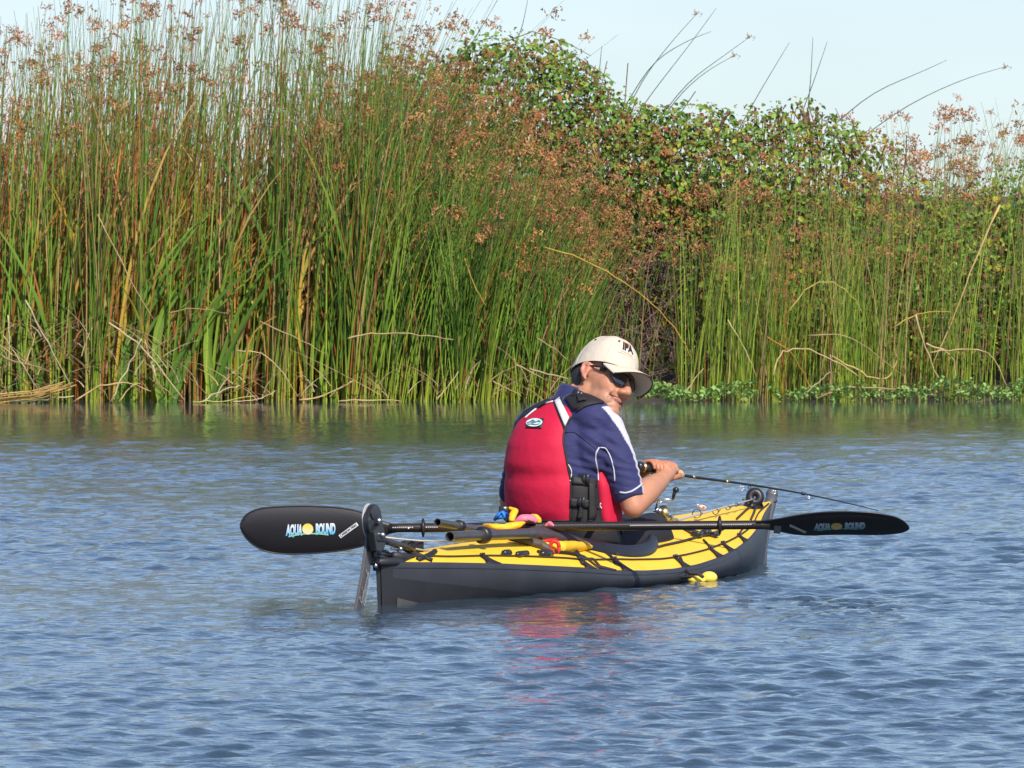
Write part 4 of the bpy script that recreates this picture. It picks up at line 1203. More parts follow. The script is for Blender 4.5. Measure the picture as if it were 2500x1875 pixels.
# ------------------------------------------------------------------ gear on the aft deck
def tube_holder(p0, p1, r, label, collar_t, collar_r, extra=None):
    p0, p1 = np.array(p0), np.array(p1); u = nrm(p1 - p0); L_ = np.linalg.norm(p1 - p0)
    t = thing('rod_holder', label, 'rod holder', tuple(p0), 'tube rod holders on the aft deck')
    mb = MB(); n = 18
    # hollow open pipe
    pr = [(0, r), (.0, r * .84), (.10, r * .80), (.10, .0005)]
    mb.tube([p0, p0 + u * .004, p0 + u * L_ * .5, p1], [r * .97, r, r, r], n, cap=False)
    mb.tube([p0, p0 + u * .16], [r * .84, r * .8], n, cap=False)
    up = np.array([0, 0, 1.]) if abs(u[2]) < .9 else np.array([1., 0, 0]); a = nrm(np.cross(up, u)); b = np.cross(u, a)
    ring = lambda c, rr: [c + rr * (math.cos(q) * a + math.sin(q) * b) for q in np.linspace(0, 6.2832, n + 1)[:-1]]
    mb.grid(np.array([ring(p0, r * .97), ring(p0, r * .84)]), closed=True)
    mb.build('pipe', M_tube, t)
    mb = MB(); mb.add(ring(p0 + u * .12, r * .82), [list(range(n))[::-1]]); mb.build('pipe_bottom', M_inkdark, t, False)
    c = p0 + u * L_ * collar_t
    mb = MB(); mb.tube([c - u * .016, c - u * .012, c + u * .010, c + u * .014], [r * 1.02, collar_r, collar_r, r * 1.05], 18); mb.build('collar', M_rubber, t)
    return t
def DD(px, py, lift_px=10, up=0.0):
    t, v = deck_find(px, py + lift_px); return P(px, py, deck_pt(t, v)[1] - up)
tube_holder(P(1068, 1275, 34.25), P(1235, 1306, 34.75), .0125, 'upper open ended grey rod holder tube pointing back past the rudder', .32, .019)
tube_holder(P(1098, 1310, 34.2), P(1300, 1302, 34.72), .0165, 'lower open ended grey rod holder tube with a ring collar', .40, .027)
def limp(name, label, cat, prof, rr, m, n=12, sq=.7, group=None, noise=.18, seed=1):
    """soft rolled or crumpled cloth: lumpy tube"""
    rg = np.random.default_rng(seed)
    t = None
    mb = MB(); pts = [np.asarray(p, float) for p in prof]
    k = 4 * (len(pts) - 1) + 1; tt = np.linspace(0, 1, k); ti = np.linspace(0, 1, len(pts))
    cur = np.stack([np.interp(tt, ti, [p[i] for p in pts]) for i in range(3)], -1)
    r = np.interp(tt, ti, rr)
    mb.tube(cur, r, n)
    V = mb.v[-1]; cc = np.repeat(cur, n, 0)
    V[:] = cc + (V - cc) * (1 + rg.normal(0, noise, (len(V), 1)))
    V[:, 2] = cc[:, 2] + (V[:, 2] - cc[:, 2]) * sq
    return mb
def cloth(name, label, cat, prof, rr, m, **k):
    mb = limp(name, label, cat, prof, rr, m, **k); o = mb.build(name, m); sm = o.modifiers.new('s', 'SUBSURF'); sm.levels = 1; sm.render_levels = 1
    return tag(o, label, cat)
cloth('yellow_strap_roll', 'crumpled bright yellow webbing bundle on the aft deck behind the tubes', 'strap bundle', [P(1180, 1282, 34.95), P(1205, 1286, 34.9), P(1235, 1288, 34.9), P(1262, 1282, 34.92), P(1282, 1276, 34.95)], [.008, .017, .017, .016, .006], M_cloth_y, seed=3)
cloth('yellow_strap_roll', 'yellow webbing end standing up against the back of the red vest', 'strap end', [P(1242, 1239, 35.05), P(1258, 1246, 35.04), P(1252, 1258, 35.02), P(1248, 1274, 35.0)], [.006, .012, .013, .009], M_cloth_y, seed=5, noise=.1)
cloth('pink_bag', 'pink bag with a yellow end tucked under the red vest', 'bag', [P(1255, 1277, 34.98), P(1275, 1266, 34.98), P(1300, 1268, 35.0), P(1312, 1274, 35.0)], [.006, .019, .02, .013], M_pink, seed=7, sq=.8, noise=.06)
cloth('yellow_bag_end', 'curved yellow bag end right of the pink bag', 'bag', [P(1298, 1258, 35.02), P(1308, 1260, 35.0), P(1314, 1268, 35.0), P(1316, 1277, 35.0)], [.007, .010, .011, .008], M_cloth_y, seed=9, noise=.05)
cloth('pink_cloth_tip', 'small pale pink cloth corner poking up beside the coaming', 'cloth', [P(1330, 1284, 34.9), P(1342, 1277, 34.9), P(1352, 1284, 34.88)], [.004, .011, .003], M_pink, seed=13, noise=.05)
mb = MB()
for a_, b_, c_ in (((1214, 1262), (1226, 1252), (1238, 1256)), ((1210, 1266), (1224, 1262), (1238, 1262)), ((1218, 1258), (1230, 1258), (1236, 1266)), ((1208, 1268), (1216, 1256), (1230, 1250))):
    mb.tube([P(*a_, 35.1), P(*b_, 35.06), P(*c_, 35.08)], .006, 6)
tag(mb.build('blue_cord', M_blue), 'bright blue cord coiled at the left of the red vest', 'cord')
mb = MB(); mb.box(P(1229, 1247, 35.12), (.03, .02, .03)); mb.tube([P(1229, 1238, 35.12), P(1231, 1262, 35.1), P(1240, 1272, 35.06)], .007, 6)
tag(mb.build('black_buckle', M_plastic), 'black buckle and strap above the blue cord', 'buckle')
# dark dry bag / folded float under the straps, right of the tubes
cloth('folded_float', 'dark purple grey folded paddle float lying beside the cockpit', 'paddle float', [DD(1270, 1300), DD(1310, 1303), DD(1360, 1312), DD(1420, 1326), DD(1440, 1330)], [.012, .033, .030, .018, .008], mat('float_fabric', (.05, .036, .045), rough=.5, bump=.4, bscale=30, var=.3, vscale=12), seed=17, noise=.06, sq=.8)
cloth('dark_pad', 'olive brown padded roll lying low on the aft deck', 'pad', [DD(1240, 1316), DD(1285, 1320), DD(1320, 1330), DD(1345, 1342)], [.006, .016, .020, .010], mat('olive_pad', (.075, .06, .042), rough=.6, bump=.3, bscale=30), seed=19, noise=.05, sq=.8)
# yellow throw bag with a red mouth
tb = thing('throw_bag', 'yellow cloth throw bag with a red rolled mouth on the starboard deck', 'throw bag', tuple(DD(1370, 1335)))
mb = limp('', '', '', [DD(1362, 1336), DD(1380, 1336), DD(1405, 1334), DD(1428, 1333), DD(1444, 1335)], [.024, .024, .02, .016, .006], None, sq=.85, noise=.05, seed=23)
mb.build('bag', M_cloth_y, tb)
mb = MB(); c = DD(1354, 1336) - np.array([0, .012, 0])
mb.tube([c + np.array([.014 * math.cos(q), -.006, .020 * math.sin(q)]) for q in np.linspace(0, 6.2832, 19)], .006, 8)
mb.tube([DD(1322, 1322, 8, .02), DD(1340, 1320, 8, .02), DD(1360, 1316, 8, .02)], [.003, .007, .006], 6)
mb.tube([DD(1324, 1324, 8, .02), DD(1338, 1336, 8, .02), DD(1352, 1350, 8, .02)], [.003, .006, .005], 6)
mb.build('rolled_mouth', M_cloth_r, tb)
mb = MB(); mb.tube([DD(1332, 1326, 8, .02), DD(1348, 1330, 8, .02), DD(1364, 1338, 8, .02)], [.004, .007, .005], 6); mb.build('inner_fold', M_cloth_y, tb)
# straps from the gear and vest down to the gunwale
def ribbon(name, pts, w, m, parent=None, side=(1, 0, 0), label=None, cat=None, th=.002):
    pts = np.array(pts); k = len(pts); n = max(8, 4 * k); tt = np.linspace(0, 1, n); ti = np.linspace(0, 1, k)
    cur = np.stack([np.interp(tt, ti, pts[:, i]) for i in range(3)], -1)
    for _ in range(2): cur[1:-1] = (cur[:-2] + 2 * cur[1:-1] + cur[2:]) / 4
    s = nrm(side) * w / 2
    G = np.stack([cur - s, cur + s], 1); T = np.gradient(cur, axis=0); N_ = np.array([nrm(np.cross(s, q)) for q in T])
    mb = MB(); mb.slab(G, np.stack([N_, N_], 1), th); o = mb.build(name, m, parent)
    if label: tag(o, label, cat)
    return o
ribbon('deck_strap', [P(1285, 1273, 34.9), DD(1330, 1290, 6, .03), DD(1385, 1322, 8, .035), DD(1412, 1348, 4, .01), DD(1424, 1378, 2)], .014, M_black, kayak, (.8, .2, -.2))
ribbon('deck_strap', [P(1290, 1272, 34.9), DD(1360, 1294, 6, .03), DD(1440, 1326, 4, .01), DD(1490, 1352, 2)], .012, M_black, kayak, (.5, .2, -.4))
ribbon('deck_strap', [P(1440, 1272, 35.12), DD(1454, 1300, 4, .03), DD(1460, 1338, 2, .01), DD(1490, 1358, 1, .01), DD(1502, 1378, 1)], .022, M_black, kayak, (1, .2, .0))
# ------------------------------------------------------------------ yellow float on the water beside the hull
fl = thing('towing_float', 'pair of small yellow foam floats tied on the water beside the hull', 'float', tuple(P(1715, 1418, 36.0)))
mb = MB(); mb.ell(P(1701, 1416, 35.6), (.030, .026, .014)); mb.build('foam_lobe', M_float, fl)
mb = MB(); mb.ell(P(1731, 1410, 35.62), (.027, .024, .020)); mb.build('foam_lobe', M_float, fl)
mb = MB(); mb.tube([P(1661, 1362, 35.76), P(1672, 1388, 35.68), P(1685, 1402, 35.6), P(1706, 1402, 35.56), P(1718, 1410, 35.56)], .0055, 6)
mb.tube([P(1676, 1390, 35.66), P(1662, 1412, 35.62), P(1690, 1406, 35.58)], .004, 5); mb.build('tether', M_rope, fl)

# ------------------------------------------------------------------ person
MD = 35.5
Yaw = math.radians(38)
Ft = np.array([math.sin(Yaw), math.cos(Yaw), 0]); Rt = np.array([math.cos(Yaw), -math.sin(Yaw), 0])
person = thing('person', 'person in a red life vest, navy shirt and cream cap fishing from the kayak', 'person', tuple(P(1378, 1300, MD)))
RINGS = np.array([  # photo row, centre px, half width, half depth, forward shift
    (1420, 1384, .165, .12, .03), (1345, 1382, .18, .135, .02), (1300, 1379, .182, .14, .01), (1260, 1377, .176, .148, .0), (1200, 1377, .175, .152, -.005), (1140, 1375, .173, .150, -.008), (1080, 1378, .165, .142, -.005),
    (1040, 1384, .152, .128, .0), (1015, 1390, .142, .112, .008), (995, 1394, .128, .095, .015), (980, 1398, .108, .080, .02), (968, 1402, .078, .068, .03), (952, 1407, .060, .060, .04)])
RZ = CAMH - (RINGS[:, 0] - YH) * MD / FPX
def ring_at(z):
    o = np.argsort(RZ)
    f = lambda k: np.interp(z, RZ[o], RINGS[o, k])
    return f(1), f(2), f(3), f(4)
def torso(phi, z, off=0.0):
    cx, a, b, fs = ring_at(z)
    c = np.array([(cx - 1250) * MD / FPX, MD, z]) + Ft * fs
    return c + Rt * ((a + off) * math.sin(phi)) - Ft * ((b + off) * math.cos(phi))
def zrow(py): return CAMH - (py - YH) * MD / FPX
def phi_at(px, z, off):
    """angle on the near side of the torso ring that shows at photo column px"""
    best, bp = 1e9, 0
    for ph in np.linspace(-1.2, 1.9, 160):
        p = torso(ph, z, off); e = abs(1250 + FPX * p[0] / p[1] - px)
        if e < best: best, bp = e, ph
    return bp

def remesh(mb, voxel, name, smooth_it=4, factor=.5):
    me = raw_mesh(name, np.vstack(mb.v), mb.f, [], True)
    ob = bpy.data.objects.new(name, me); COL.objects.link(ob)
    r = ob.modifiers.new('r', 'REMESH'); r.mode = 'VOXEL'; r.voxel_size = voxel; r.use_smooth_shade = True
    s = ob.modifiers.new('s', 'SMOOTH'); s.factor = factor; s.iterations = smooth_it
    bpy.context.view_layer.update()
    out = bpy.data.meshes.new_from_object(ob.evaluated_get(bpy.context.evaluated_depsgraph_get()))
    n = len(out.vertices); V = np.empty(n * 3, np.float32); out.vertices.foreach_get('co', V); V = V.reshape(-1, 3).astype(float)
    F = [list(p.vertices) for p in out.polygons]
    N_ = np.empty(n * 3, np.float32); out.vertices.foreach_get('normal', N_); N_ = N_.reshape(-1, 3)
    bpy.data.objects.remove(ob); bpy.data.meshes.remove(out)
    return V, F, N_
def limb(mb, pts, rr, n=16):
    """tapered limb with rounded ends, densely sampled"""
    pts = np.array(pts, float); k = len(pts); m = 6 * (k - 1) + 1; tt = np.linspace(0, 1, m); ti = np.linspace(0, 1, k)
    cur = np.stack([np.interp(tt, ti, pts[:, i]) for i in range(3)], -1); r = np.interp(tt, ti, rr)
    if k > 2:
        for _ in range(2): cur[1:-1] = (cur[:-2] + 2 * cur[1:-1] + cur[2:]) / 4
    mb.tube(cur, r, n); mb.ell(cur[0], (r[0],) * 3, nu=n, nv=10); mb.ell(cur[-1], (r[-1],) * 3, nu=n, nv=10)
def torso_blob(mb, off, zlo, zhi):
    zs = np.linspace(zlo, zhi, 40); n = 28
    G = [[torso(q, z, off) for q in np.linspace(0, 2 * math.pi, n + 1)[:-1]] for z in zs]
    V = np.array(G).reshape(-1, 3); F = [[i * n + j, i * n + (j + 1) % n, (i + 1) * n + (j + 1) % n, (i + 1) * n + j] for i in range(len(zs) - 1) for j in range(n)]
    F += [list(range(n))[::-1], [(len(zs) - 1) * n + j for j in range(n)]]
    mb.add(V, F)

# head frame (forward, left, up) measured on the photo
HF, HL, HU = np.array([.788, -.616, 0.]), np.array([.533, .682, -.5]), np.array([.308, .394, .866])
HM = np.stack([HF, HL, HU], -1)
HC = P(1469, 933, MD + .02)
def H(x, y, z): return HC + HM @ np.array([x, y, z], float)

# joints
SHR, ELR, WRR = P(1477, 1050, 35.42), P(1546, 1236, 35.36), P(1620, 1166, 35.56)
SHL, ELL, WRL = P(1300, 1040, 35.64), P(1247, 1224, 35.74), P(1490, 1180, 35.95)
ROD_A, ROD_B = P(1560, 1139, 35.50), P(2145, 1255, 36.65)
RU = nrm(ROD_B - ROD_A)
def rod_at(s): return ROD_A + RU * s
mpx = MD / FPX
hand_s = (P(1640, 1139, 35.6) - ROD_A) @ RU           # where the right hand holds the grip
mb = MB()
torso_blob(mb, -.012, zrow(1400), zrow(960))
for (c, r) in (((-.012, 0, .035), (.098, .077, .092)), ((.035, 0, -.02), (.064, .060, .085)), ((.030, 0, -.075), (.064, .056, .046)), ((.083, 0, -.107), (.024, .029, .019)),
               ((.052, .034, -.028), (.037, .029, .036)), ((.052, -.034, -.028), (.037, .029, .036)), ((.070, .028, -.046), (.022, .020, .022)), ((.070, -.028, -.046), (.022, .020, .022)), ((.050, .026, -.072), (.036, .028, .036)), ((.050, -.026, -.072), (.036, .028, .036)),
               ((.106, .014, -.042), (.014, .010, .010)), ((.106, -.014, -.042), (.014, .010, .010)), ((.088, 0, -.066), (.012, .022, .008)), ((.088, 0, -.082), (.012, .020, .008)),
               ((.078, 0, .030), (.022, .052, .014)), ((.085, 0, -.093), (.012, .02, .01))):
    mb.ell(H(*c), r, HM, 20, 12)
limb(mb, [H(.090, 0, .012), H(.108, 0, -.014), H(.119, 0, -.036)], [.010, .0115, .0140], 12)
for sg in (1, -1):                                   # ears: bowl, rim, lobe
    ea = HM @ np.array([[1, 0, 0], [0, 1, 0], [0, 0, 1.0]])
    mb.ell(H(-.008, sg * .079, .0), (.014, .007, .027), HM @ np.array(Matrix.Rotation(sg * .35, 3, 'Z')), 12, 10)
    rim = [H(.008, sg * .077, .008), H(.004, sg * .083, .021), H(-.008, sg * .088, .026), H(-.020, sg * .091, .017), H(-.023, sg * .089, .0), H(-.015, sg * .084, -.018), H(-.003, sg * .078, -.030)]
    limb(mb, rim, [.0045, .0052, .0055, .0055, .005, .006, .0065], 10)
limb(mb, [H(-.022, 0, -.05), H(-.030, 0, -.10), P(1410, 968, MD + .04), P(1402, 1000, MD + .03)], [.060, .056, .054, .052], 18)
limb(mb, [SHR, SHR * .45 + ELR * .55 + np.array([.004, 0, 0]), ELR], [.058, .047, .038])
limb(mb, [ELR, ELR * .62 + WRR * .38 + np.array([.004, -.004, .012]), WRR * .85 + ELR * .15, WRR], [.038, .044, .032, .025])
limb(mb, [SHL, SHL * .45 + ELL * .55, ELL], [.056, .046, .037])
limb(mb, [ELL, ELL * .6 + WRL * .4, WRL], [.037, .041, .026])
# legs, bent at the knee inside the cockpit
HIPR, HIPL = P(1378, 1385, MD) + Rt * .085, P(1378, 1385, MD) - Rt * .085
fwd = np.append(KA, 0)
for hp, kx in ((HIPR, (1590, 1300, 35.95)), (HIPL, (1540, 1300, 36.15))):
    kn = P(*kx); ft = hp + fwd * .92 + np.array([0, 0, -.01]); limb(mb, [hp, (hp + kn) / 2 + np.array([0, 0, .0]), kn], [.082, .072, .052]); limb(mb, [kn, (kn + ft) / 2, ft], [.052, .05, .035]); mb.ell(ft + np.array([0, 0, .03]), (.04, .05, .08))
# palms
pr = rod_at(hand_s); sideC = nrm(np.array([.15, -1, 0.]) - RU * np.dot(RU, np.array([.15, -1, 0.]))); upv = nrm(np.cross(sideC, RU)) ; upv = upv if upv[2] > 0 else -upv
pcR = pr + sideC * .020 - upv * .004 - RU * .004
limb(mb, [WRR, WRR * .4 + pcR * .6, pcR + upv * .012 + RU * .014], [.025, .027, .021], 14)
limb(mb, [WRR * .5 + pcR * .5, pcR - RU * .02 + upv * .006, pcR + upv * .014 - RU * .018], [.023, .021, .018], 12)
pl = rod_at(hand_s - .055); pcL = pl - sideC * .022
limb(mb, [WRL, WRL * .4 + pcL * .6, pcL + upv * .006], [.026, .027, .022], 14)
bodyV, bodyF, bodyN = remesh(mb, .0050, 'person_body', 3)
# head refinements on the remeshed surface: mouth crease, eye-line, colours
loc = (bodyV - HC) @ HM
is_head = (np.abs(loc) < np.array([.14, .11, .15])).all(1)
mx, my, mz = loc.T
mouth_z = -.0735 + 13.0 * np.maximum(np.abs(my) - .003, 0) ** 2
dm = np.abs(mz - mouth_z); inm = is_head & (np.abs(my) < .037) & (mx > .05) & (dm < .009)
bodyV[inm] -= (HF * 0.006)[None] * np.exp(-(dm[inm] / .0034) ** 2)[:, None]
fold_y = np.interp(-mz, [.036, .05, .066, .08], [.021, .027, .036, .038]); dfo = np.abs(np.abs(my) - fold_y)
inf = is_head & (mz < -.036) & (mz > -.08) & (mx > .04) & (dfo < .01)
bodyV[inf] -= HF[None] * (.0026 * np.exp(-(dfo[inf] / .003) ** 2))[:, None]
SKIN = np.array([.47, .225, .135])
bc = np.tile(SKIN, (len(bodyV), 1))
def tint(mask_w, col):
    global bc
    bc = bc * (1 - mask_w[:, None]) + np.asarray(col)[None] * mask_w[:, None]
def gw(c, r): return np.exp(-(((loc - np.array(c)) / np.array(r)) ** 2).sum(1)) * is_head
tint(.55 * gw((.11, 0, -.035), (.02, .02, .02)), (.52, .19, .125))
tint(.40 * (gw((.075, -.045, -.035), (.03, .03, .02)) + gw((.075, .045, -.035), (.03, .03, .02))), (.52, .20, .13))
tint(.6 * np.clip(gw((-.01, -.088, .01), (.03, .012, .045)) * 1.5, 0, 1), (.54, .20, .14))
tint(.5 * np.clip(gw((.05, 0, -.095), (.07, .08, .038)) * 1.3, 0, 1), (.29, .165, .115))            # stubble
tint(np.clip(.5 * np.exp(-(dm / .0065) ** 2) * (is_head & (np.abs(my) < .022) & (mx > .07)), 0, 1), (.50, .17, .13))
tint(.92 * np.exp(-(dm / .0027) ** 2) * (is_head & (np.abs(my) < .036) & (mx > .055)), (.12, .04, .035))
elb = np.exp(-(np.linalg.norm(bodyV - ELR, axis=1) / .05) ** 2); tint(.4 * elb, (.56, .22, .15))
fing = MB()
def finger(s, r, start, sweep_a, axis_c, knob=1.0):
    """finger curling round the grip: angle 0 faces the camera, +90 up"""
    c0 = rod_at(s); R0 = .0165
    pts, rad = [], []
    for q in np.linspace(0, 1, 9):
        a = start + sweep_a * q
        pts.append(c0 + (sideC * math.cos(a) + upv * math.sin(a)) * (R0 + r * (1.5 - .5 * q if q < .3 else 1.2 - .25 * q)) + RU * (.002 * math.sin(q * 3)))
        rad.append(r * (1.08 - .25 * q + .06 * math.sin(q * 9)))
    fing.tube(pts, rad, 9); fing.ell(pts[0], (rad[0],) * 3, nu=9, nv=6); fing.ell(pts[-1], (rad[-1],) * 3, nu=9, nv=6)
for k, (ds, r, sw) in enumerate(((.030, .0088, 3.7), (.010, .0092, 3.9), (-.010, .0088, 3.8), (-.029, .0076, 3.5))):
    finger(hand_s + ds, r, math.radians(25), sw, 0)
for k, (ds, r, sw) in enumerate(((.026, .0085, 3.5), (.007, .0088, 3.7), (-.012, .0085, 3.6), (-.030, .0074, 3.2))):
    finger(hand_s - .058 + ds, r, math.radians(190), -sw * .95, 0)
# thumbs lie along the grip
fing.tube([pcR - upv * .006 + RU * .0, pcR - upv * .012 + RU * .022 + sideC * .004, rod_at(hand_s + .052) + sideC * .024 - upv * .006, rod_at(hand_s + .066) + sideC * .020], [.0125, .0105, .009, .007], 9)
fing.tube([pcL + upv * .01, rod_at(hand_s - .05) + upv * .026, rod_at(hand_s - .03) + upv * .025, rod_at(hand_s - .018) + upv * .023], [.012, .010, .009, .007], 9)
fv = np.vstack(fing.v); off = len(bodyV)
bodyF = bodyF + [[i + off for i in f] for f in fing.f]
fc = np.tile(SKIN * np.array([1.02, .9, .86]), (len(fv), 1))
me = raw_mesh('person_body', np.vstack([bodyV, fv]) - np.array(ORIG[person]), bodyF, [M_skin], True, None, np.vstack([bc, fc]))
body = link('body', me, person)

# shirt: torso and short sleeves in one skin
mb = MB()
torso_blob(mb, .004, zrow(1330), zrow(958))
EAR, EAL = SHR * .16 + ELR * .84, SHL * .12 + ELL * .88
limb(mb, [P(1405, 1000, 35.45), P(1445, 1020, 35.40), SHR + np.array([-.006, 0, -.004])], [.056, .068, .064])
limb(mb, [SHR, SHR * .5 + EAR * .5 + np.array([.004, -.004, 0]), EAR], [.065, .061, .051])
limb(mb, [P(1440, 1120, 35.38), P(1445, 1080, 35.38), SHR - np.array([.02, 0, .02])], [.055, .06, .055])
limb(mb, [P(1370, 1000, 35.52), P(1330, 1025, 35.58), SHL], [.05, .062, .060])
limb(mb, [SHL, SHL * .5 + EAL * .5, EAL], [.060, .056, .048])
limb(mb, [P(1400, 1000, MD + .03), P(1402, 992, MD + .03)], [.07, .062])
mb.tube([P(1399, 1000, MD + .03), P(1405, 972, MD + .035), P(1411, 953, MD + .04), P(1413, 946, MD + .04)], [.074, .068, .063, .0605], 20)
sV, sF, sN = remesh(mb, .0060, 'shirt', 4)
# flatten the sleeve end into an open looking hem
ax_r = nrm(EAR - SHR)
cut = (sV - (EAR + ax_r * .018)) @ ax_r; nearR = np.linalg.norm(sV - EAR, axis=1) < .10
m_ = nearR & (cut > 0); sV[m_] -= np.outer(cut[m_] * .92, ax_r)
# cloth folds running from the armpit
fold = np.exp(-(((sV - P(1470, 1092, 35.36)) / np.array([.07, .12, .07])) ** 2).sum(1))
along = (sV - P(1470, 1092, 35.36)) @ nrm(np.array([.55, 0, .83]))
sV += sN * (fold * .0045 * np.sin(along * 190))[:, None]
bellyfold = np.exp(-(((sV[:, 2] - zrow(1150)) / .05) ** 2)); sV += sN * (bellyfold * .002 * np.sin(sV[:, 2] * 260 + sV[:, 0] * 60))[:, None]
NAVY, PALEC = np.array([.027, .030, .105]), np.array([.56, .54, .62])
sc = np.tile(NAVY, (len(sV), 1))
armd = (sV - SHR) @ ax_r; radv = (sV - SHR) - np.outer(armd, ax_r)
wdir = nrm(np.array([.80, .18, .50])); wdir = nrm(wdir - ax_r * (wdir @ ax_r))
cosw = (radv @ wdir) / (np.linalg.norm(radv, axis=1) + 1e-6)
on_sleeve = (np.linalg.norm(sV - SHR, axis=1) < .30) & (armd > -.06) & ((sV @ np.array([1, 0, 0])) > P(1425, 0, MD)[0])
thr = np.interp(armd, [-.06, .0, .08, .18, .26], [.05, .46, .74, .85, .86])
wh = np.clip((cosw - thr) / .03, 0, 1) * on_sleeve
sc = sc * (1 - wh[:, None]) + PALEC * wh[:, None]
me = raw_mesh('shirt', sV - np.array(ORIG[person]), sF, [M_shirt], True, None, sc)
shirt = link('shirt', me, person)
hemc = EAR + ax_r * .016
# trousers: covers the legs
mb = MB()
for hp, kx in ((HIPR, (1590, 1300, 35.95)), (HIPL, (1540, 1300, 36.15))):
    kn = P(*kx); ft = hp + fwd * .85 + np.array([0, 0, -.01]); limb(mb, [hp, (hp + kn) / 2, kn], [.098, .086, .066]); limb(mb, [kn, (kn + ft) / 2, ft], [.066, .06, .045])
tV, tF, tN = remesh(mb, .009, 'trousers', 3)
link('trousers', raw_mesh('trousers', tV - np.array(ORIG[person]), tF, [M_pants], True), person)

# hair: short shell on the back and sides of the skull
def hpatch(c, r, az0, az1, el0, el1, n=18, m=10):
    G = []
    for e in np.linspace(el0, el1, m):
        G.append([H(c[0] + r[0] * math.cos(e) * math.cos(a), c[1] + r[1] * math.cos(e) * math.sin(a), c[2] + r[2] * math.sin(e)) for a in np.linspace(az0, az1, n)])
    return np.array(G)
mb = MB()
mb.grid(hpatch((-.014, 0, .025), (.1005, .080, .098), math.radians(105), math.radians(255), math.radians(-52), math.radians(25), 24, 14))
mb.grid(hpatch((.0, 0, .02), (.088, .0775, .08), math.radians(-66), math.radians(-52), math.radians(-12), math.radians(25), 6, 8))
mb.build('hair', M_hair, person)

# cap: crown panels, peak, button, eyelets, patch
def crown(a, e, k=1.0):
    """a azimuth (0 = forehead), e 0..1 from rim to top"""
    rim = .033 - .026 * ((1 - math.cos(a)) / 2) ** 2
    th = e * math.pi / 2
    R1, R2 = (.113 if math.cos(a) > 0 else .112), .092
    top = .158
    sq = math.cos(th) ** .82
    return H(-.004 + R1 * k * sq * math.cos(a), R2 * k * sq * math.sin(a), rim + (top - rim) * math.sin(th) * k)
cap = MB(); na, ne = 49, 16
wr = np.random.default_rng(4)
G = np.array([[crown(a, e, 1 + (.010 * math.sin(a * 3 + 2 * e) * math.sin(e * 5) + .006 * math.sin(a * 7 - 5 * e) * math.sin(e * 3.1) + .012 * math.cos(a * 2) * math.sin(e * 3.1)) * min(1, e * 4)) for a in np.linspace(0, 2 * math.pi, na)[:-1]] for e in np.linspace(0, 1, ne)])
cap.grid(G, closed=True)
Gi = np.array([[crown(a, e, .985) for a in np.linspace(0, 2 * math.pi, na)[:-1]] for e in (0, .12)])
cap.grid(np.array([Gi[0], G[0]]), closed=True)
cap_o = cap.build('cap', M_cap, person)
cap_o['label'] = 'cream baseball cap with a small printed patch'
def visor(b, q):
    """b -1..1 across, q 0..1 outward"""
    a = b * 1.08
    base = np.array([-.004 + .112 * math.cos(a), .091 * math.sin(a), .030 - .006 * b * b])
    tip = np.array([.186 - .058 * b * b - .02 * b ** 4, .088 * b * (1 - .10 * b * b), .018 - .030 * b * b])
    p = base + (tip - base) * q
    p[2] += .008 * math.sin(q * math.pi) * (1 - b * b)
    return H(*p)
bs, qs = np.linspace(-1, 1, 25), np.linspace(0, 1, 9)
Gv = np.array([[visor(b, q) for b in bs] for q in qs]); Nv = np.tile(HU, (9, 25, 1))
mb = MB(); mb.grid(Gv + Nv * .003); mb.build('visor', M_cap, cap_o)
mb = MB(); mb.grid((Gv)[:, ::-1]); mb.build('visor_underside', M_cap_in, cap_o)
mb = MB(); mb.tube([visor(b, 1.0) + HU * .0018 for b in bs], .0024, 6); mb.build('visor_edge', M_dark_thread, cap_o)
mb = MB(); mb.tube([visor(b, 1.0) + HU * .004 - HF * .003 for b in bs], .002, 6); mb.build('visor_piping', M_cap, cap_o)
mb = MB(); mb.ell(crown(0, 1.0) + HU * .002, (.007, .007, .005), HM); mb.build('cap_button', M_cap, cap_o)
for a, e in ((math.radians(-105), .50), (math.radians(-45), .53), (math.radians(105), .5), (math.radians(45), .53)):
    p = crown(a, e); q = nrm(p - H(-.004, 0, .05)); mb = MB()
    mb.ell(p, (.0045, .0028, .0035), HM, 8, 6); mb.build('eyelet', M_dark_thread, cap_o)
for a in np.radians([0, 60, -60, 120, -120, 180]):   # stitched seams between the panels
    mb = MB(); mb.tube([crown(a, e, 1.002) for e in np.linspace(0, .99, 14)], .0012, 4); mb.build('seam', M_cap, cap_o)
def capP(u, v, off):                                 # local patch coordinates in metres on the front of the crown
    a = math.radians(-24) + u / .085; e = .42 + v / .15
    p = crown(a, e); n = nrm(p - H(-.02, 0, .04)); return p + n * off
mb = MB(); mb.grid(np.array([[capP(u, v, .0016) for u in np.linspace(-.027, .027, 9)] for v in np.linspace(-.026, .026, 7)])); mb.build('patch', mat('patch_cream', (.70, .60, .36), rough=.8), cap_o)
mb = MB(); mb.grid(np.array([[capP(u, v, .0022) for u in np.linspace(-.0245, .0245, 9)] for v in np.linspace(-.0235, .0235, 7)])); mb.build('patch', mat('patch_white', (.74, .66, .55), rough=.8), cap_o)
mb = MB(); mb.grid(np.array([[capP(u, v, .0028) for u in np.linspace(-.020, .020, 7)] for v in np.linspace(.011, .021, 3)])); mb.build('patch_band', M_orange_print, cap_o)
mb = MB(); mb.grid(np.array([[capP(u, v, .0028) for u in np.linspace(-.022, .022, 7)] for v in np.linspace(-.0225, -.019, 3)])); mb.build('patch_band', mat('patch_pink', (.6, .3, .22), rough=.7), cap_o)
put_text('lettering', 'IPA', .036, lambda x, y: capP(x, y - .004, .0062), M_inkdark, cap_o, width=.040, bold=.0016)

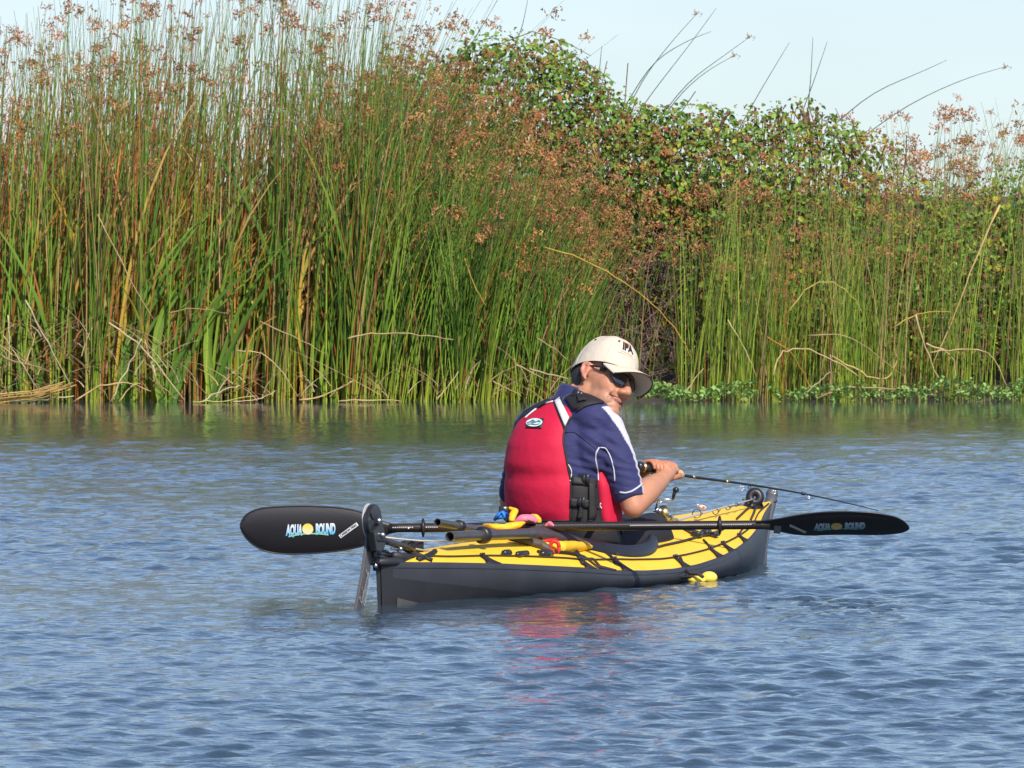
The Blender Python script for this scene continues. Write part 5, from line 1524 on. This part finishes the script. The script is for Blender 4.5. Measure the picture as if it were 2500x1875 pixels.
# sunglasses
sg = MB()
def lens_pt(b, z, off=0):
    x = .1035 - 5.2 * b * b - .6 * abs(b) ** 3 * 20 * 0 + off
    return H(x, b, z - .006)
def lens(sgn):
    G = []
    for q in np.linspace(0, 1, 15):
        b = sgn * (.006 + .062 * q)
        top = .026 - .004 * (q - .4) ** 2 * 6 - .004 * q; bot = -.021 + .026 * max(0, (q - .55) / .45) ** 1.6 + .010 * max(0, (.18 - q) / .18) ** 1.5
        G.append([lens_pt(b, bot + (top - bot) * k, .002 * math.sin(k * 3.14)) for k in np.linspace(0, 1, 9)])
    return np.array(G)
glasses = None
for sgn in (-1, 1):
    G = lens(sgn); mb = MB(); mb.slab(G, np.tile(HF, (15, 9, 1)), .0022); o = mb.build('lens', M_lens, person)
    if glasses is None: glasses = o
fr = MB()
fr.tube([lens_pt(b, .026 - .0035 * abs(b) / .068, .0015) for b in np.linspace(-.068, .068, 23)], .0026, 6)
for sgn in (-1, 1):
    fr.tube([H(.080, sgn * .066, .013), H(.060, sgn * .077, .014), H(.02, sgn * .0815, .014), H(-.012, sgn * .084, .013)], [.0055, .0045, .0035, .003], 8)
    fr.tube([lens_pt(sgn * (.006 + .062 * q), (-.021 + .026 * max(0, (q - .55) / .45) ** 1.6 + .010 * max(0, (.18 - q) / .18) ** 1.5), .001) for q in np.linspace(0, 1, 12)], .0016, 5)
fr.tube([lens_pt(b, .006 + 60 * b * b, .001) for b in np.linspace(-.008, .008, 5)], .003, 6)
fr.build('glasses_frame', M_plastic, person)

# ---- life vest over the shirt
def vest_patch(name, rows, m, off, parent, th=.012, n=18):
    """rows: (photo row, phi left, phi right)"""
    rows = sorted(rows, key=lambda r: -r[0])
    py = np.array([r[0] for r in rows]); K = 26
    yy = np.linspace(py[0], py[-1], K)
    G, N_ = [], []
    for y in yy:
        l = np.interp(-y, -py, [r[1] for r in rows]); rr = np.interp(-y, -py, [r[2] for r in rows]); z = zrow(y)
        G.append([torso(q, z, off) for q in np.linspace(l, rr, n)]); N_.append([nrm(torso(q, z, off + .01) - torso(q, z, off)) for q in np.linspace(l, rr, n)])
    G, N_ = np.array(G), np.array(N_)
    # soft foam: swollen middle, thin rim
    u = np.linspace(-1, 1, n)[None, :, None]; v = np.linspace(-1, 1, K)[:, None, None]
    puff = np.minimum(1 - u ** 6, 1) * (1 - v ** 8)
    crease = np.exp(-((yy - 1158) / 16.) ** 2)[:, None, None]
    top = G + N_ * (th * (.35 + .65 * puff) * (1 - .38 * crease))
    V = np.vstack([top.reshape(-1, 3), G.reshape(-1, 3)]); o = K * n; F = []
    for i in range(K - 1):
        for j in range(n - 1): F.append([i * n + j, i * n + j + 1, (i + 1) * n + j + 1, (i + 1) * n + j])
    edge = [j for j in range(n)] + [i * n + n - 1 for i in range(1, K)] + [(K - 1) * n + j for j in range(n - 2, -1, -1)] + [i * n for i in range(K - 2, 0, -1)]
    for k in range(len(edge)):
        p, q = edge[k], edge[(k + 1) % len(edge)]; F.append([p, p + o, q + o, q])
    mb = MB(); mb.add(V, F)
    ob = mb.build(name, m, parent, auto=50)
    rim = [top.reshape(-1, 3)[e] for e in edge] + [top.reshape(-1, 3)[edge[0]]]
    return ob, rim, (V, F)
OFFV = .006
right_px = [(1268, 1391), (1260, 1392), (1240, 1393), (1170, 1395), (1140, 1388), (1100, 1378), (1060, 1374), (1040, 1379), (1022, 1390), (1006, 1404), (996, 1402), (985, 1392), (974, 1380)]
left_px = [(1034, 1266), (1018, 1281), (1000, 1304), (986, 1330), (974, 1352)]
rows = []
for py, rx in right_px:
    z = zrow(py); r = phi_at(rx, z, OFFV + .012)
    if py > 1034: l = math.radians(-72)
    else:
        lx = np.interp(-py, [-p[0] for p in left_px], [p[1] for p in left_px]); l = phi_at(lx, z, OFFV + .012)
    rows.append((py, l, r))
rows.append((1036, math.radians(-70), phi_at(1380, zrow(1036), OFFV + .012)))
vest, rim, vgeo = vest_patch('life_vest', rows, M_red, OFFV, person, .018)
vest['label'] = 'red padded life vest with black straps and a grey reflective strip'
mb = MB(); mb.tube(rim, .0035, 6); mb.build('edge_piping', M_black, vest)
rowsF = [(1284, math.radians(78), math.radians(118)), (1240, math.radians(76), math.radians(115)), (1180, math.radians(74), math.radians(112)), (1150, math.radians(78), math.radians(112))]
fp, rimf, gf = vest_patch('front_panel', rowsF, M_red, OFFV, vest, .022)
rowsS = [(1292, phi_at(1389, zrow(1290), OFFV) - .02, math.radians(80)), (1230, phi_at(1391, zrow(1230), OFFV) - .02, math.radians(78)), (1166, phi_at(1395, zrow(1170), OFFV) - .02, math.radians(75))]
sp, _, gs = vest_patch('side_panel', rowsS, M_black, OFFV - .004, vest, .012)
rowsL = [(1300, math.radians(-118), math.radians(-70)), (1166, math.radians(-112), math.radians(-70))]
vest_patch('side_panel', rowsL, M_black, OFFV - .004, vest, .012)
rowsFF = [(1305, math.radians(118), math.radians(238)), (1180, math.radians(114), math.radians(244)), (1100, math.radians(130), math.radians(230)), (1040, math.radians(140), math.radians(220))]
vest_patch('front_panel', rowsFF, M_black, OFFV, vest, .02)
rowsB = [(1325, math.radians(-80), math.radians(110)), (1262, math.radians(-80), math.radians(110))]
vest_patch('waist_band', rowsB, M_black, OFFV - .005, vest, .012)
# things sewn on to the vest are laid on its surface
def bvh_of(lst):
    V, F, o = [], [], 0
    for v, f in lst:
        V.append(v); F += [[i + o for i in q] for q in f]; o += len(v)
    return BVHTree.FromPolygons(np.vstack(V).tolist(), F)
BV = bvh_of([(sV, sF), vgeo, gf, gs, (bodyV, [f for f in bodyF if max(f) < off])])
def lay(px, py, lift=.003):
    d = nrm(P(px, py, 35.) - np.array([0, 0, CAMH])); hit, nr, _, _ = BV.ray_cast(Vector((0, 0, CAMH)), Vector(d), 60)
    if hit is None: return None
    nr = np.array(nr); nr = nr if nr @ d < 0 else -nr
    return np.array(hit) + nr * lift
def lay_quad(name, corners, m, parent, lift=.003, n=7, k=7):
    a, b, c, d = [np.array(q, float) for q in corners]
    G = np.zeros((n, k, 3)); last = None
    for i, u in enumerate(np.linspace(0, 1, n)):
        for j, v in enumerate(np.linspace(0, 1, k)):
            q = (a * (1 - v) + b * v) * (1 - u) + (d * (1 - v) + c * v) * u
            p = lay(q[0], q[1], lift); p = last if p is None else p; last = p; G[i, j] = p
    # even out steps where the cloth changes layer
    for _ in range(2):
        G[1:-1] = (G[:-2] + 2 * G[1:-1] + G[2:]) / 4
    mb = MB(); N_ = np.tile(nrm(np.array([.1, -1, .3])), (n, k, 1)); mb.slab(G, N_, .0015); return mb.build(name, m, parent)
def lay_line(name, pts, r, m, parent, lift=.001, n=18):
    pts = np.array(pts, float); t = np.linspace(0, 1, len(pts)); q = np.linspace(0, 1, n)
    cur = [lay(np.interp(a, t, pts[:, 0]), np.interp(a, t, pts[:, 1]), lift) for a in q]; cur = [c for c in cur if c is not None]
    if len(cur) > 2:
        cur = np.array(cur)
        cur[1:-1] = (cur[:-2] + 2 * cur[1:-1] + cur[2:]) / 4
        mb = MB(); mb.tube(cur, r, 6); return mb.build(name, m, parent)
z4 = lambda l: zz(1180, 900, .2592, l)
lay_quad('reflective_border', z4([(655, 315), (735, 285), (812, 470), (758, 580)]), M_black, vest, .002, 8, 4)
lay_quad('reflective_strip', z4([(672, 312), (722, 275), (806, 465), (768, 550)]), M_refl, vest, .0045, 8, 4)
lay_quad('badge', z4([(432, 470), (578, 472), (552, 566), (398, 560)]), M_inkdark, vest, .002)
mb = MB(); ccx, ccy = z4([(487, 514)])[0]
pts = []
for q in np.linspace(0, 6.2832, 25)[:-1]:
    x, y = ccx + 19.5 * math.cos(q), ccy + 10 * math.sin(q) - 1.2 * math.cos(q)
    pts.append(lay(x, y, .005))
mb.add(pts, [list(range(24))[::-1]]); mb.build('badge_oval', mat('badge_white', (.72, .76, .76), rough=.5), vest, False)
for l in ([(425, 520), (460, 505), (490, 522), (520, 500), (550, 512)], [(430, 532), (470, 528), (500, 538), (540, 526)], [(450, 508), (475, 492), (500, 508)], [(505, 512), (530, 494), (545, 506)]):
    lay_line('badge_wave', z4(l), .0016, mat('badge_teal', (.16, .36, .40), rough=.5), vest, .006, 10)
# shoulder straps
def lay_band(name, top, bot, m, parent, lift=.006, n=14, k=6):
    top, bot = np.array(top, float), np.array(bot, float); t = np.linspace(0, 1, len(top)); G = np.zeros((n, k, 3)); last = None
    for i, a in enumerate(np.linspace(0, 1, n)):
        p0 = np.array([np.interp(a, t, top[:, q]) for q in (0, 1)]); p1 = np.array([np.interp(a, t, bot[:, q]) for q in (0, 1)])
        for j, b in enumerate(np.linspace(0, 1, k)):
            q = p0 * (1 - b) + p1 * b; p = lay(q[0], q[1], lift); p = last if p is None else p; last = p; G[i, j] = p
    for _ in range(4):
        G[1:-1] = (G[:-2] + 2 * G[1:-1] + G[2:]) / 4
    mb = MB(); mb.slab(G, np.tile(nrm(np.array([.1, -1, .4])), (n, k, 1)), .002); return mb.build(name, m, parent)
lay_band('shoulder_strap', z4([(775, 285), (868, 225), (960, 243), (1050, 278), (1122, 318)]), z4([(850, 380), (890, 398), (960, 352), (1060, 333), (1122, 330)]), M_black, vest)
lay_band('strap_webbing', z4([(868, 228), (905, 236), (935, 250)]), z4([(905, 330), (945, 320), (975, 318)]), M_black, vest, .011, 8, 4)
lay_quad('shoulder_strap', z4([(440, 330), (600, 262), (640, 310), (350, 470)]), M_black, vest, .006, 8, 6)
lay_line('edge_piping', z4([(890, 400), (960, 355), (1060, 330), (1125, 325)]), .004, M_black, vest, .004)
lay_line('stitching', z4([(660, 316), (560, 345), (470, 410), (400, 470)]), .003, M_refl, vest, .004)
def buckle(px, py, w, h, ang=0.0, lift=.008):
    p = lay(px, py, lift)
    if p is None: return
    a = np.array(Matrix.Rotation(ang, 3, 'Y'))
    R_ = np.array([[.85, .5, 0], [0, 0, 1], [0, 0, 0]])
    x = nrm(np.array([.86, -.35, 0])); x = a @ x; z = np.array([0, 0, 1.]); z = a @ z; y = np.cross(z, x)
    mb = MB(); Rm = np.stack([x, y, z], -1); mb.box(p, (w, .007, h), Rm, bev=.3)
    mb.box(p + np.cross(x, z) * .004, (w * .3, .004, h * .75), Rm, bev=.2); mb.box(p + np.cross(x, z) * .004 + x * w * .33, (w * .2, .003, h * .9), Rm, bev=.2); mb.build('buckle', M_plastic, vest)
buckle(*z4([(885, 262)])[0], .034, .028, .5)
buckle(*z4([(940, 1050)])[0], .036, .032)
buckle(*z4([(905, 1255)])[0], .034, .032)
lay_quad('side_strap', z4([(835, 1010), (1060, 1060), (1065, 1110), (830, 1085)]), M_black, vest, .006, 4, 9)
lay_quad('side_strap', z4([(815, 1220), (1060, 1240), (1110, 1320), (812, 1300)]), M_black, vest, .006, 4, 9)
lay_quad('side_strap', z4([(985, 1060), (1045, 1080), (1060, 1400), (985, 1440)]), M_black, vest, .009, 9, 4)
lay_quad('hanging_strap', z4([(905, 1290), (935, 1290), (930, 1410), (880, 1410)]), M_black, vest, .012, 6, 3)
lay_line('edge_stitch', z4([(800, 900), (830, 960), (830, 1000), (815, 1060)]), .0018, M_refl, vest, .003)
lay_line('edge_stitch', z4([(1108, 1265), (1105, 1320)]), .002, M_refl, vest, .004, 6)
lay_line('lips', zz(1370, 790, .1447, [(808, 1166), (850, 1196), (900, 1220), (960, 1250), (1015, 1285)]), np.array([.0008, .0013, .0017, .0019, .0020, .0020, .0020, .0018, .0014, .0010]), mat('lip_line', (.20, .065, .05), rough=.6), person, .0004, 10)
# shirt seams and sleeve hem piping
M_pipe = mat('pale_piping', (.5, .5, .56), rough=.7)
lay_line('shirt_piping', z4([(1092, 740), (1062, 790), (1055, 850), (1072, 930), (1082, 1000), (1086, 1055)]), .0026, M_pipe, shirt, .0005)
lay_line('shirt_piping', z4([(1100, 742), (1150, 745), (1185, 800), (1215, 880), (1235, 980), (1238, 1060)]), .0022, M_pipe, shirt, .0005)
lay_line('sleeve_hem', z4([(1285, 1165), (1340, 1172), (1400, 1155), (1460, 1115), (1500, 1080)]), .0034, M_pipe, shirt, .0005)
lay_line('shirt_seam', z4([(760, 600), (860, 600), (960, 680), (1060, 760)]), .0016, M_shirt, shirt, .0)

# ------------------------------------------------------------------ the rod in his hands
rod = thing('fishing_rod', 'fishing rod held in both hands with a black grip and cork foregrip', 'fishing rod', tuple(ROD_A))
Lr = np.linalg.norm(ROD_B - ROD_A)
def rodseg(name, s0, s1, rr, m, n=12, nseg=4):
    mb = MB(); mb.tube([rod_at(s0 + (s1 - s0) * q) for q in np.linspace(0, 1, nseg)], np.interp(np.linspace(0, 1, nseg), np.linspace(0, 1, len(rr)), rr), n); return mb.build(name, m, rod)
per = np.linalg.norm(rod_at(1.) - rod_at(0)) ;
s_of = lambda px: (px - 1560) / (2145 - 1560) * Lr
rodseg('butt', s_of(1556), s_of(1567), [.013, .0165, .0165, .014], M_plastic)
rodseg('grip_ring', s_of(1567), s_of(1570), [.0165, .0165], M_gold)
rodseg('grip', s_of(1570), s_of(1600), [.0145, .0155, .0145, .014], M_rubber)
rodseg('reel_seat', s_of(1600), s_of(1648), [.0135, .0135], M_plastic)
rodseg('cork_grip', s_of(1646), s_of(1663), [.0155, .0165, .016, .010], M_cork, 12, 6)
def sag(s): return np.array([0, 0, -.0 * s * s])
mb = MB(); mb.tube([rod_at(s) + np.array([0, 0, .018 * math.sin(math.pi * (s - .3) / Lr) if s > .3 else 0]) for s in np.linspace(s_of(1655), Lr, 24)], np.linspace(.0050, .0014, 24), 8); mb.build('blank', M_shaft, rod)
for px in (1690, 1771, 1957):
    s = s_of(px); c = rod_at(s) + np.array([0, 0, .018 * math.sin(math.pi * max(0, s - .3) / Lr)]); mb = MB(); mb.tube([c - RU * .006, c + RU * .006], .0055, 8); mb.build('thread_wrap', M_gold if px < 1800 else M_plastic, rod)
for px, r in ((1805, .0075), (1884, .006), (1970, .004)):
    s = s_of(px); c = rod_at(s) + np.array([0, 0, .018 * math.sin(math.pi * max(0, s - .3) / Lr)]); dn = np.array([0, 0, -1.])
    mb = MB(); cc = c + dn * (r * 2.2); x = nrm(np.array([1, .35, 0]))
    mb.tube([cc + r * (math.cos(q) * x + math.sin(q) * dn) for q in np.linspace(0, 6.2832, 17)], .0014, 5)
    mb.tube([c + RU * .012, cc + x * r * .8], .0012, 5); mb.tube([c - RU * .008, cc - x * r * .5 - dn * r * .6], .0012, 5); mb.build('line_guide', M_metal, rod)
# ------------------------------------------------------------------ second rod with a spinning reel resting on the foredeck
rod2 = thing('fishing_rod', 'second fishing rod resting along the foredeck with a silver spinning reel', 'fishing rod', tuple(P(1640, 1268, 36.1)))
ra, rb = P(1600, 1285, 35.95), P(1842, 1218, 37.2)
r2 = lambda q: ra + (rb - ra) * q
mb = MB(); mb.tube([r2(q) for q in np.linspace(0, 1, 14)], np.linspace(.006, .0018, 14), 8); mb.build('blank', mat('pale_blank', (.45, .42, .38), rough=.35), rod2)
mb = MB(); mb.tube([r2(-.12), r2(0), r2(.2)], [.013, .013, .010], 10); mb.build('grip', M_cork, rod2)
for px, py, r, d in ((1701, 1254, .0145, 36.45), (1747, 1249, .0095, 36.7), (1777, 1240, .007, 36.85), (1798, 1232, .0055, 36.95), (1817, 1222, .0045, 37.1), (1830, 1190, .005, 37.2)):
    c = P(px, py, d); x = nrm(np.array([1, .25, 0])); z = np.array([0, 0, 1.])
    mb = MB(); mb.tube([c + r * (math.cos(q) * x + math.sin(q) * z) for q in np.linspace(0, 6.2832, 19)], .0016, 6)
    q = np.clip((px - 1600) / 242, 0, 1); f_ = r2(q + .05)
    if px != 1830: mb.tube([c + r * x * .85 - z * r * .4, f_], .0014, 5)
    mb.build('line_guide', M_plastic, rod2)
reel = MB()
rc = P(1622, 1256, 35.98)
reel.ell(rc, (.026, .02, .022), None, 16, 10); reel.ell(P(1610, 1247, 35.97), (.013, .013, .011)); reel.tube([rc, P(1632, 1268, 36.05)], [.018, .02], 12)
reel.tube([P(1606, 1240, 35.97), P(1601, 1252, 35.97)], .010, 10)
reel_o = reel.build('reel', M_metal, rod2)
mb = MB(); mb.tube([P(1602, 1242, 35.96), P(1606, 1222, 35.95), P(1611, 1219, 35.95), P(1626, 1219, 35.95), P(1644, 1221, 35.95)], [.004, .0042, .0042, .0038, .0045], 8); mb.build('crank_arm', M_metal, reel_o)
mb = MB(); mb.tube([P(1643, 1219, 35.95), P(1645, 1208, 35.945), P(1648, 1202, 35.94)], [.0045, .006, .006], 8); mb.ell(P(1650, 1196, 35.94), (.011, .010, .0095)); mb.build('crank_knob', M_plastic, reel_o)
mb = MB(); mb.tube([P(1610, 1228, 36.0), P(1624, 1221, 36.02), P(1632, 1230, 36.04), P(1634, 1246, 36.05), P(1630, 1262, 36.05)], .0013, 5); mb.build('bail_wire', M_metal, reel_o)
mb = MB(); mb.tube([P(1618, 1246, 35.96), P(1627, 1262, 36.0)], [.019, .021], 14); mb.build('spool', M_gold, reel_o)
lure = thing('fishing_lure', 'small pale pink lure hooked above the large guide of the resting rod', 'lure', tuple(P(1715, 1238, 36.5)))
mb = MB(); mb.ell(P(1715, 1238, 36.5), (.014, .008, .007), np.array(Matrix.Rotation(.25, 3, 'Y'))); mb.build('lure_body', M_lure, lure)
mb = MB(); mb.ell(P(1718, 1238, 36.492), (.004, .003, .003)); mb.build('red_spot', M_lure_r, lure)
mb = MB(); mb.tube([P(1706, 1240, 36.5), P(1703, 1235, 36.5), P(1704, 1230, 36.5)], .0014, 5); mb.tube([P(1712, 1243, 36.5), P(1706, 1246, 36.48), P(1702, 1241, 36.5)], .001, 5); mb.build('hook', M_metal, lure)
